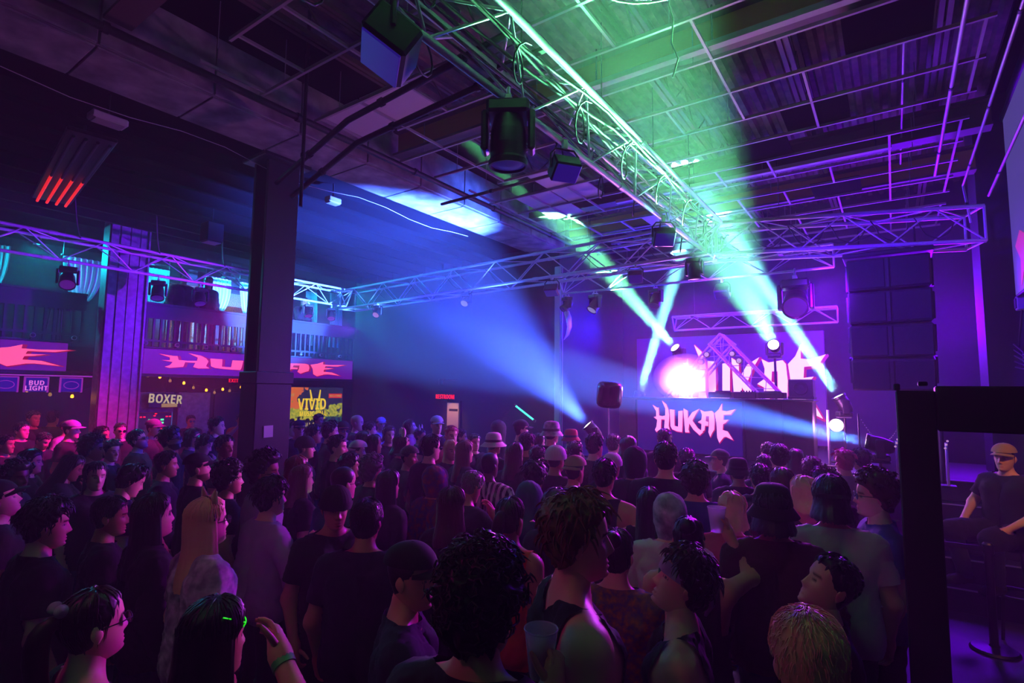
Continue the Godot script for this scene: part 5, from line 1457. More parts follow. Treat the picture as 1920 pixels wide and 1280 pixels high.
func hair_mesh(kind: String, sd: int, fine: bool) -> ArrayMesh:
	var key := "%s%d%s" % [kind, sd, fine]
	if hair_cache.has(key): return hair_cache[key]
	var f := FastNoiseLite.new()
	f.seed = sd
	f.frequency = 1.0
	var r := RandomNumberGenerator.new()
	r.seed = sd * 77 + 5
	var nu := 72 if fine else 40
	var nv := 44 if fine else 26
	var thick: float = {"short": 0.014, "buzz": 0.006, "messy": 0.026, "curly": 0.042, "long": 0.016, "bun": 0.009, "ponytail": 0.009, "bob": 0.022}[kind]
	var rough: float = {"short": 0.0035, "buzz": 0.001, "messy": 0.016, "curly": 0.022, "long": 0.004, "bun": 0.003, "ponytail": 0.003, "bob": 0.005}[kind]
	var freq: float = {"short": 45.0, "buzz": 60.0, "messy": 32.0, "curly": 42.0, "long": 40.0, "bun": 60.0, "ponytail": 60.0, "bob": 40.0}[kind]
	var top := func(u: float, s: float) -> Vector3:
		var p := head_point(u, s)
		var o := (p - Vector3(0, 0.02, 0.008)).normalized()
		var lift := smoothstep(-0.004, 0.022, p.y - hairline(u)) * (thick + rough * f.get_noise_3dv(p * freq) + rough * 0.6 * f.get_noise_3dv(p * freq * 2.3)) - 0.005
		if kind == "messy" and cos(u) > 0.2: lift *= 1.25
		return p + o * lift
	var m := mb()
	var rows := []
	for j in nv + 1:
		var row := PackedVector3Array()
		for k in nu: row.append(top.call(TAU * k / nu - PI, lerpf(0.18, 1.0, j / float(nv))))
		rows.append(row)
	m.surf(rows, true, true)
	if kind == "long" or kind == "bob":
		var length := 0.36 if kind == "long" else 0.15
		if sd % 3 == 2 and kind == "long": length = 0.27
		for layer in 2:
			rows = []
			for j in 19:
				var v := j / 18.0
				var row := PackedVector3Array()
				for k in 49:
					var q := k / 48.0
					var u := lerpf(deg_to_rad(72), deg_to_rad(288), q)
					var y := 0.05 - length * v - 0.02 * f.get_noise_2d(k * 0.9, layer * 40.0) * v
					var grow := 0.012 + 0.012 * v - 0.006 * layer + 0.0045 * f.get_noise_3d(k * 1.1, v * 2.0 + layer * 9.0, 3.0)
					var wx := 0.0745 + grow
					var wz := 0.101 + grow + 0.035 * smoothstep(0.35, 1.0, v)
					row.append(Vector3(sin(u) * wx * (1.0 + 0.12 * smoothstep(0.4, 1.0, v)), y, -cos(u) * (wz if cos(u) < 0 else 0.06) + 0.004))
				rows.append(row)
			m.surf(rows, false, true)
	if kind == "bun":
		var br := []
		for j in 11:
			var line := PackedVector3Array()
			for k in 20:
				var a := TAU * k / 20.0
				var b := PI * j / 10.0
				var o := Vector3(sin(b) * cos(a), cos(b), sin(b) * sin(a))
				line.append(Vector3(0, 0.095, 0.085) + o * (0.045 + 0.008 * f.get_noise_3dv(o * 6.0)))
			br.append(line)
		m.surf(br, true, false)
	if kind == "ponytail":
		var p := PackedVector3Array()
		var rad := PackedFloat32Array()
		for i in 9:
			var v := i / 8.0
			p.append(Vector3(0.012 * sin(v * 5.0), 0.05 + 0.03 * sin(v * 2.5) - 0.32 * v * v, 0.1 + 0.06 * sin(v * 2.6)))
			rad.append(0.02 + 0.016 * sin(v * 2.9))
		m.tube(p, rad, 12)
	# loose locks on top of the mass
	var n := {"short": 800, "buzz": 0, "messy": 420, "curly": 520, "long": 220, "bun": 120, "ponytail": 120, "bob": 160}[kind] as int
	if not fine: n = n / 5
	for i in n:
		var u := r.randf_range(-PI, PI)
		var s := r.randf_range(0.45, 0.99)
		var p0 := head_point(u, s)
		if p0.y < hairline(u) + 0.012: continue
		var p: Vector3 = top.call(u, s)
		var o := (p - Vector3(0, 0.02, 0.008)).normalized()
		var swirl := Vector3(r.randf_range(-1, 1), r.randf_range(-1, 0.2), r.randf_range(-1, 1))
		var down := (Vector3(0, -1, 0) - o * -o.y).normalized() if absf(o.y) < 0.97 else swirl.normalized()
		var pts := PackedVector3Array([p - o * 0.006])
		var L := {"short": 0.018, "messy": 0.05, "curly": 0.05, "long": 0.16, "bun": 0.035, "ponytail": 0.03, "bob": 0.09}[kind] as float * r.randf_range(0.6, 1.2)
		var ph := r.randf_range(0, TAU)
		var side := o.cross(down)
		for q in range(1, 5):
			var v := q / 4.0
			if kind == "curly":
				var a := ph + v * 5.5
				pts.append(p + o * (0.004 + 0.016 * v) + (down * sin(a) + side * cos(a)) * 0.013)
			elif kind == "messy":
				pts.append(p + o * (0.004 + L * 0.35 * v * (1.2 - v)) + (down * 0.75 + swirl * 0.55 - o * 0.2).normalized() * L * v)
			else:   # lies along the combed surface
				pts.append(top.call(u + 0.1 * sin(ph) * v, maxf(s - (0.3 if kind == "long" else 0.07 if kind == "short" else 0.2) * v, 0.2)) + o * (0.003 + (0.004 * v if kind == "short" else 0.0)))
		var w := (0.0022 if kind == "short" else 0.0042) if fine else 0.009
		m.tube(pts, PackedFloat32Array([w, w, w * 0.9, w * 0.6, w * 0.15]), 3, false)
	hair_cache[key] = m.mesh()
	return hair_cache[key]

func shell(lift: float, s0: float, u0: float, u1: float, nv: int, nu: int, rib := 0.0) -> MB:   # a sheet lying on the head
	var m := mb()
	var rows := []
	var closed := u1 - u0 > 6.2
	for j in nv + 1:
		var row := PackedVector3Array()
		for k in (nu if closed else nu + 1):
			var u := lerpf(u0, u1, k / float(nu))
			var p := head_point(u, lerpf(s0, 1.0, j / float(nv)))
			var o := (p - Vector3(0, 0.015, 0.008)).normalized()
			row.append(p + o * (lift + rib * sin(u * 24.0)))
		rows.append(row)
	m.surf(rows, closed, true)
	return m

func headwear(kind: String, who: Node3D, hx: Transform3D, m: Material) -> void:
	var turn := Transform3D.IDENTITY
	match kind:
		"cap", "cap_back":
			if kind == "cap_back": turn = Transform3D(Basis(UPV, PI), Vector3.ZERO)
			if not hair_cache.has("cap"):
				hair_cache["cap"] = shell(0.021, 0.61, -PI, PI, 14, 40).mesh()
				var rows := []
				for j in 6:
					var row := PackedVector3Array()
					for k in 19:
						var a := lerpf(-1.25, 1.25, k / 18.0)
						var v := j / 5.0
						row.append(Vector3(sin(a) * (0.088 + 0.004 * v), 0.052 - 0.016 * pow(absf(sin(a)), 2.0) - 0.012 * v, -cos(a) * 0.095 - v * 0.075 * pow(cos(a / 1.25 * PI * 0.5), 0.6)))
					rows.append(row)
				var bm := mb().surf(rows)
				var under := []
				for row in rows:
					var q := PackedVector3Array()
					for p in row: q.append(p + Vector3(0, -0.005, 0))
					under.append(q)
				bm.surf(under, false, true)
				hair_cache["brim"] = bm.mesh()
				hair_cache["cap_button"] = mb().lathe([[0.009, -0.004], [0.008, 0.004], [0.0, 0.006]], 10, Transform3D(Basis.IDENTITY, Vector3(0, 0.14, 0.004))).mesh()
			var c := part(hair_cache["cap"], "cap", m, who)
			c.transform = hx * turn
			part(hair_cache["brim"], "brim", m, c)
			part(hair_cache["cap_button"], "cap_button", m, c)
		"beanie":
			if not hair_cache.has("beanie"):
				hair_cache["beanie"] = shell(0.02, 0.50, -PI, PI, 16, 72, 0.0012).mesh()
				var b := mb()
				var rows := []
				for j in 5:
					var row := PackedVector3Array()
					for k in 72:
						var u := TAU * k / 72.0 - PI
						var p := head_point(u, lerpf(0.5, 0.62, j / 4.0))
						row.append(p + Vector3(p.x, 0, p.z).normalized() * (0.026 + 0.0015 * sin(u * 36.0)))
					rows.append(row)
				b.surf(rows, true, true)
				hair_cache["cuff"] = b.mesh()
			var c := part(hair_cache["beanie"], "beanie", m, who)
			c.transform = hx
			part(hair_cache["cuff"], "cuff", m, c)
		"bucket", "bucket_wide":
			var key := kind
			if not hair_cache.has(key):
				var w := 0.055 if kind == "bucket" else 0.085
				var prof := [[0.112 + w * 0.6, -0.022], [0.112 + w * 0.58, -0.018], [0.105, 0.03], [0.103, 0.036], [0.098, 0.09], [0.085, 0.125], [0.06, 0.14], [0.0, 0.145]]
				hair_cache[key] = mb().lathe(prof, 36, Transform3D(Basis.IDENTITY.scaled(Vector3(0.9, 1, 1.05)), Vector3(0, 0, 0.005)), true).mesh()
				hair_cache[key + "b"] = mb().lathe([[0.1055, 0.03], [0.107, 0.036], [0.1035, 0.056], [0.101, 0.058]], 36, Transform3D(Basis.IDENTITY.scaled(Vector3(0.9, 1, 1.05)), Vector3(0, 0, 0.005))).mesh()
			var c := part(hair_cache[key], "bucket_hat", m, who)
			c.transform = hx
			part(hair_cache[key + "b"], "hat_band", mat("hat_band", Color(0.05, 0.05, 0.06), 0.8), c)
		"hood":
			if not hair_cache.has("hood"):
				var rows := []
				for j in 19:
					var v := j / 18.0
					var row := PackedVector3Array()
					for k in 41:
						var u := lerpf(deg_to_rad(48), deg_to_rad(312), k / 40.0)
						var p := head_point(u, lerpf(0.2, 1.0, v))
						if v < 0.15: p.y -= (0.15 - v) * 0.55
						var o := (p - Vector3(0, 0.0, 0.0)).normalized()
						var l := 0.026 + 0.012 * (0.5 - 0.5 * cos(u)) + 0.006 * fold_noise.get_noise_3dv(p * 90.0) + 0.03 * maxf(0.15 - v, 0.0)
						row.append(p + o * l)
					rows.append(row)
				hair_cache["hood"] = mb().surf(rows, false, true).mesh()
			var c := part(hair_cache["hood"], "hood", m, who)
			c.transform = hx
		"headband":
			if not hair_cache.has("headband"):
				var rows := []
				for j in 5:
					var row := PackedVector3Array()
					for k in 48:
						var u := TAU * k / 48.0 - PI
						var p := head_point(u, lerpf(0.53, 0.66, j / 4.0) - 0.05 * (0.5 - 0.5 * cos(u)))
						row.append(p + Vector3(p.x, 0, p.z).normalized() * (0.016 + 0.002 * sin(u * 9.0 + j)))
					rows.append(row)
				hair_cache["headband"] = mb().surf(rows, true, true).mesh()
				hair_cache["band_tail"] = mb().tube(PackedVector3Array([Vector3(0, 0.0, 0.115), Vector3(0.015, -0.04, 0.13), Vector3(0.02, -0.09, 0.125)]), PackedFloat32Array([0.012, 0.014, 0.006]), 8).mesh()
			var c := part(hair_cache["headband"], "headband", m, who)
			c.transform = hx
			part(hair_cache["band_tail"], "band_tail", m, c)
		"cat_ears", "horns", "fluffy_ears":
			var pair := []
			for sx in [-1.0, 1.0]:
				var g := mb()
				pair.append(g)
				if kind == "cat_ears":
					g.lathe([[0.036, 0.0], [0.03, 0.02], [0.016, 0.05], [0.0, 0.075]], 10, Transform3D(Basis(Vector3(0, 0, 1), -sx * 0.35).scaled_local(Vector3(1, 1, 0.4)), Vector3(sx * 0.055, 0.115, -0.01)))
				elif kind == "horns":
					g.tube(PackedVector3Array([Vector3(sx * 0.06, 0.11, 0), Vector3(sx * 0.085, 0.14, 0), Vector3(sx * 0.095, 0.175, 0), Vector3(sx * 0.085, 0.205, 0)]), PackedFloat32Array([0.02, 0.017, 0.011, 0.002]), 10)
				else:
					g.tube(PackedVector3Array([Vector3(sx * 0.045, 0.12, 0), Vector3(sx * 0.065, 0.16, 0), Vector3(sx * 0.06, 0.2, 0), Vector3(sx * 0.045, 0.225, 0)]), PackedFloat32Array([0.024, 0.03, 0.026, 0.008]), 10)
			var ring := PackedVector3Array()
			for i in 13:
				var a := PI * i / 12.0
				ring.append(Vector3(cos(a) * 0.088, 0.02 + sin(a) * 0.115, 0.0))
			var c := part(mb().tube(ring, PackedFloat32Array([0.005]), 6), "headband", M.black_plastic, who)
			c.transform = hx
			for g in pair: part(g, "horn" if kind == "horns" else "ear", m, c)

func glasses(who: Node3D, hx: Transform3D, m: Material, lens: Material, y := 0.0, z := 0.0) -> void:
	var g := mb()
	for sx in [-1.0, 1.0]:
		var ring := PackedVector3Array()
		for i in 15: ring.append(Vector3(sx * 0.033 + 0.024 * cos(TAU * i / 14.0), 0.0 + 0.019 * sin(TAU * i / 14.0), -0.097))
		g.tube(ring, PackedFloat32Array([0.0022]), 5, false)
		g.tube(PackedVector3Array([Vector3(sx * 0.057, 0.004, -0.095), Vector3(sx * 0.077, 0.006, -0.06), Vector3(sx * 0.08, 0.004, 0.01)]), PackedFloat32Array([0.0022]), 5)
	g.rod(Vector3(-0.009, 0.003, -0.098), Vector3(0.009, 0.003, -0.098), 0.002, 5)
	var o := part(g, "glasses", m, who)
	o.transform = hx * Transform3D(Basis(Vector3(1, 0, 0), 0.0 if y == 0.0 else -0.5), Vector3(0, y, z))
	for sx in [-1.0, 1.0]: part(mb().lathe([[0.022, 0.0], [0.012, 0.0025], [0.0, 0.003]], 14, Transform3D(Basis(Vector3(1, 0, 0), -PI / 2), Vector3(sx * 0.033, 0, -0.097))), "lens", lens, o)

# ------------------------------------------------------------------ poses and one person
func pose_of(key: String) -> Dictionary:
	var down := Vector3(0, -0.96, -0.26)
	match key:
		"stand": return {}
		"stand_f": return {"female": true, "wide": 0.9}
		"look_up": return {"pitch": 16.0}
		"look_down": return {"pitch": -24.0}
		"beard": return {"beard": true, "pitch": 6.0}
		"broad": return {"wide": 1.18}
		"broad_up": return {"wide": 1.15, "pitch": 10.0}
		"turn_r": return {"yaw": -32.0}
		"turn_l": return {"yaw": 32.0}
		"tilt_up": return {"pitch": 30.0, "yaw": 12.0}
		"tilt_up_f": return {"pitch": 26.0, "yaw": 14.0, "female": true, "wide": 0.92}
		"cup": return {"r": [Vector3(0.25, 1.12, 0.02), Vector3(0.16, 1.2, -0.24), Vector3(-0.35, 0.25, -0.9), Vector3(-0.85, 0.1, 0.4), 0.75]}
		"cup_f": return {"female": true, "wide": 0.9, "r": [Vector3(0.23, 1.13, 0.02), Vector3(0.15, 1.22, -0.23), Vector3(-0.35, 0.25, -0.9), Vector3(-0.85, 0.1, 0.4), 0.75]}
		"fist": return {"r": [Vector3(0.33, 1.12, -0.06), Vector3(0.36, 1.34, -0.16), Vector3(-0.1, 0.95, -0.2), Vector3(-0.4, 0.2, 0.9), 1.15]}
		"face_hand": return {"pitch": -22.0, "r": [Vector3(0.24, 1.16, -0.2), Vector3(0.1, 1.4, -0.2), Vector3(-0.5, 0.8, 0.1), Vector3(-0.3, 0.1, 0.9), 0.35]}
		"camera": return {"r": [Vector3(0.3, 1.3, -0.2), Vector3(0.1, 1.55, -0.26), Vector3(-0.5, 0.7, -0.2), Vector3(-0.7, 0.0, 0.6), 0.7], "l": [Vector3(-0.3, 1.3, -0.2), Vector3(-0.1, 1.55, -0.26), Vector3(0.5, 0.7, -0.2), Vector3(0.7, 0.0, 0.6), 0.7]}
		"arm_up": return {"r": [Vector3(0.32, 1.42, -0.22), Vector3(0.2, 1.62, -0.3), Vector3(-0.3, 0.8, -0.3), Vector3(-0.6, 0.1, 0.5), 0.7]}
		"sit": return {"sit": true, "wide": 1.12, "yaw": 20.0, "r": [Vector3(0.3, 1.16, -0.06), Vector3(0.2, 1.0, -0.3), Vector3(-0.4, -0.3, -0.85), Vector3(0.1, -0.95, 0.1), 0.4], "l": [Vector3(-0.3, 1.16, -0.06), Vector3(-0.2, 1.0, -0.3), Vector3(0.4, -0.3, -0.85), Vector3(-0.1, -0.95, 0.1), 0.4]}
		# the figures that stand out in front
		"near_tank": return {"yaw": -6.0, "wide": 1.08, "l": [Vector3(-0.27, 1.1, 0.03), Vector3(-0.24, 0.9, -0.16), Vector3(0.3, -0.2, -0.9), Vector3(0.9, 0.1, 0.2), 0.7], "r": [Vector3(0.25, 1.1, -0.02), Vector3(0.14, 1.0, -0.28), Vector3(-0.6, 0.1, -0.75), Vector3(-0.6, 0.1, 0.7), 0.8]}
		"near_beer": return {"yaw": -10.0, "wide": 1.02, "r": [Vector3(0.27, 1.16, -0.02), Vector3(0.15, 1.4, -0.13), Vector3(-0.05, 0.8, -0.55), Vector3(-0.95, 0.05, -0.05), 0.75]}
		"near_cap": return {"yaw": -18.0, "pitch": -3.0, "beard": false}
		"near_shades": return {"female": true, "wide": 0.9, "r": [Vector3(0.42, 1.46, -0.05), Vector3(0.21, 1.6, -0.1), Vector3(-0.7, 0.6, -0.2), Vector3(-0.2, -0.3, 0.9), 0.3]}
		"near_band": return {"pitch": 20.0, "yaw": 8.0, "wide": 1.02}
		"near_woman": return {"female": true, "wide": 0.88, "pitch": 4.0}
		"near_plain": return {"wide": 1.05}
		"near_smile": return {"yaw": -10.0, "pitch": -4.0}
	return {}

func body(key: String) -> Dictionary:
	if not protos.has("body_" + key):
		var fine := key.begins_with("near") or key == "fist"
		protos["body_" + key] = make_body(key, pose_of(key), 0.0135 if fine else 0.02, fine)
	return protos["body_" + key]

func tone(called: String, col: Color, rough := 0.6, vc := false) -> StandardMaterial3D:
	var m := mat(called, col, rough)
	m.vertex_color_use_as_albedo = vc
	return m

func people_materials() -> void:
	fold_noise = FastNoiseLite.new()
	fold_noise.seed = 11
	fold_noise.frequency = 0.35
	tone("skin_fair", Color(0.86, 0.66, 0.56), 0.5, true)
	tone("skin_light", Color(0.80, 0.58, 0.46), 0.5, true)
	tone("skin_tan", Color(0.66, 0.45, 0.33), 0.5, true)
	tone("skin_dark", Color(0.30, 0.19, 0.14), 0.45, true)
	for q in [["black", Color(0.035, 0.03, 0.03)], ["brown", Color(0.13, 0.08, 0.055)], ["auburn", Color(0.24, 0.11, 0.07)], ["blond", Color(0.86, 0.72, 0.52)], ["sandy", Color(0.42, 0.30, 0.19)], ["pink", Color(0.75, 0.3, 0.4)], ["red", Color(0.45, 0.08, 0.06)], ["grey", Color(0.4, 0.38, 0.37)]]:
		tone("hair_" + q[0], q[1], 0.42)
	for q in [["black", Color(0.03, 0.03, 0.033)], ["charcoal", Color(0.09, 0.09, 0.10)], ["navy", Color(0.05, 0.07, 0.16)], ["blue", Color(0.12, 0.2, 0.5)], ["teal", Color(0.08, 0.3, 0.36)], ["white", Color(0.78, 0.77, 0.76)], ["lilac", Color(0.62, 0.55, 0.68)], ["maroon", Color(0.26, 0.06, 0.09)], ["olive", Color(0.30, 0.29, 0.12)], ["yellow", Color(0.7, 0.55, 0.12)], ["orange", Color(0.75, 0.25, 0.06)], ["pink", Color(0.8, 0.35, 0.42)], ["beige", Color(0.62, 0.52, 0.40)], ["grey", Color(0.35, 0.35, 0.37)], ["denim", Color(0.10, 0.14, 0.24)], ["red", Color(0.55, 0.08, 0.08)]]:
		tone("cloth_" + q[0], q[1], 0.9)
	grain(tone("cloth_print", Color(1, 1, 1), 0.9), 0.035, Color(0.30, 0.34, 0.38), Color(0.98, 0.95, 0.98), 0.7, 41)
	grain(tone("cloth_swirl", Color(1, 1, 1), 0.85), 0.02, Color(0.75, 0.45, 0.08), Color(0.10, 0.16, 0.5), 3.0, 42)
	grain(tone("cloth_camo", Color(1, 1, 1), 0.9), 0.03, Color(0.05, 0.06, 0.05), Color(0.42, 0.42, 0.40), 5.0, 43)
	grain(tone("cloth_tiedye", Color(1, 1, 1), 0.9), 0.015, Color(0.08, 0.12, 0.5), Color(0.65, 0.25, 0.12), 2.0, 44)
	grain(tone("cloth_flower", Color(1, 1, 1), 0.9), 0.04, Color(0.5, 0.06, 0.08), Color(0.2, 0.03, 0.06), 4.0, 45)
	var st := Image.create(64, 8, false, Image.FORMAT_RGB8)
	for x in 64:
		for y in 8: st.set_pixel(x, y, Color(0.85, 0.85, 0.85) if x % 32 < 16 else Color(0.02, 0.02, 0.02))
	var sm := tone("cloth_stripe", Color(1, 1, 1), 0.9)
	sm.albedo_texture = ImageTexture.create_from_image(st)
	sm.uv1_triplanar = true
	sm.uv1_scale = Vector3(9, 9, 9)
	tone("cloth_plaid", Color(0.14, 0.08, 0.16), 0.9)
	mat("lens_dark", Color(0.02, 0.01, 0.02), 0.1)
	mat("lens_clear", Color(0.35, 0.4, 0.45), 0.08)
	mat("frame_black", Color(0.02, 0.02, 0.02), 0.35)
	mat("gold_chain", Color(0.8, 0.62, 0.3), 0.3, 0.9)

func person(x: float, z: float, h: float, turn: float, pose: String, skin: String, hair: String, wear: String, label: String, group := "") -> Node3D:
	# hair: "kind:colour" or "bald"; wear: "shirt:colour[,hat:kind:colour][,glasses][,shades]"
	var pr := body(pose)
	var t := thing("person", label, "person", Vector3(x, 0, z), turn, group)
	var s := h / 1.755
	t.scale = Vector3(s, s, s)
	var fine := pose.begins_with("near") or pose == "fist"
	part(pr.skin, "body", M["skin_" + skin], t)
	var hat := ""
	for w in wear.split(","):
		var q := w.split(":")
		match q[0]:
			"tee", "long", "tank": part(cloth(pr, q[0]), "top", M["cloth_" + q[1]], t)
			"hat":
				hat = q[1]
				headwear(q[1], t, pr.head, M["cloth_" + q[2]])
			"glasses": glasses(t, pr.head, M.frame_black, M.lens_clear)
			"shades": glasses(t, pr.head, M.frame_black, M.lens_dark)
			"chain":
				var ring := PackedVector3Array()
				for i in 21: ring.append(Vector3(0.085 * cos(TAU * i / 20.0), 1.455 - 0.03 * (0.5 + 0.5 * cos(TAU * i / 20.0 + PI / 2)), 0.01 + 0.075 * sin(TAU * i / 20.0)))
				part(mb().tube(ring, PackedFloat32Array([0.0035]), 5, false), "neck_chain", M.gold_chain, t)
	part(cloth(pr, "trousers"), "trousers", M.cloth_denim if int(absf(x) * 37.0) % 2 else M.cloth_black, t)
	part(cloth(pr, "shoes"), "shoes", M.cloth_charcoal, t)
	if hair != "bald" and hat != "hood":
		var q := hair.split(":")
		if hat in ["cap", "cap_back", "beanie", "bucket", "bucket_wide"]:
			if q[0] in ["long", "bob"]: part(hair_mesh(q[0], 1, fine), "hair", M["hair_" + q[1]], t).transform = pr.head
			else: part(hair_mesh("buzz", 1, fine), "hair", M["hair_" + q[1]], t).transform = pr.head
		else:
			part(hair_mesh(q[0], 1 + int(absf(x * 13.7 + z * 7.3)) % 3, fine), "hair", M["hair_" + q[1]], t).transform = pr.head
	return t
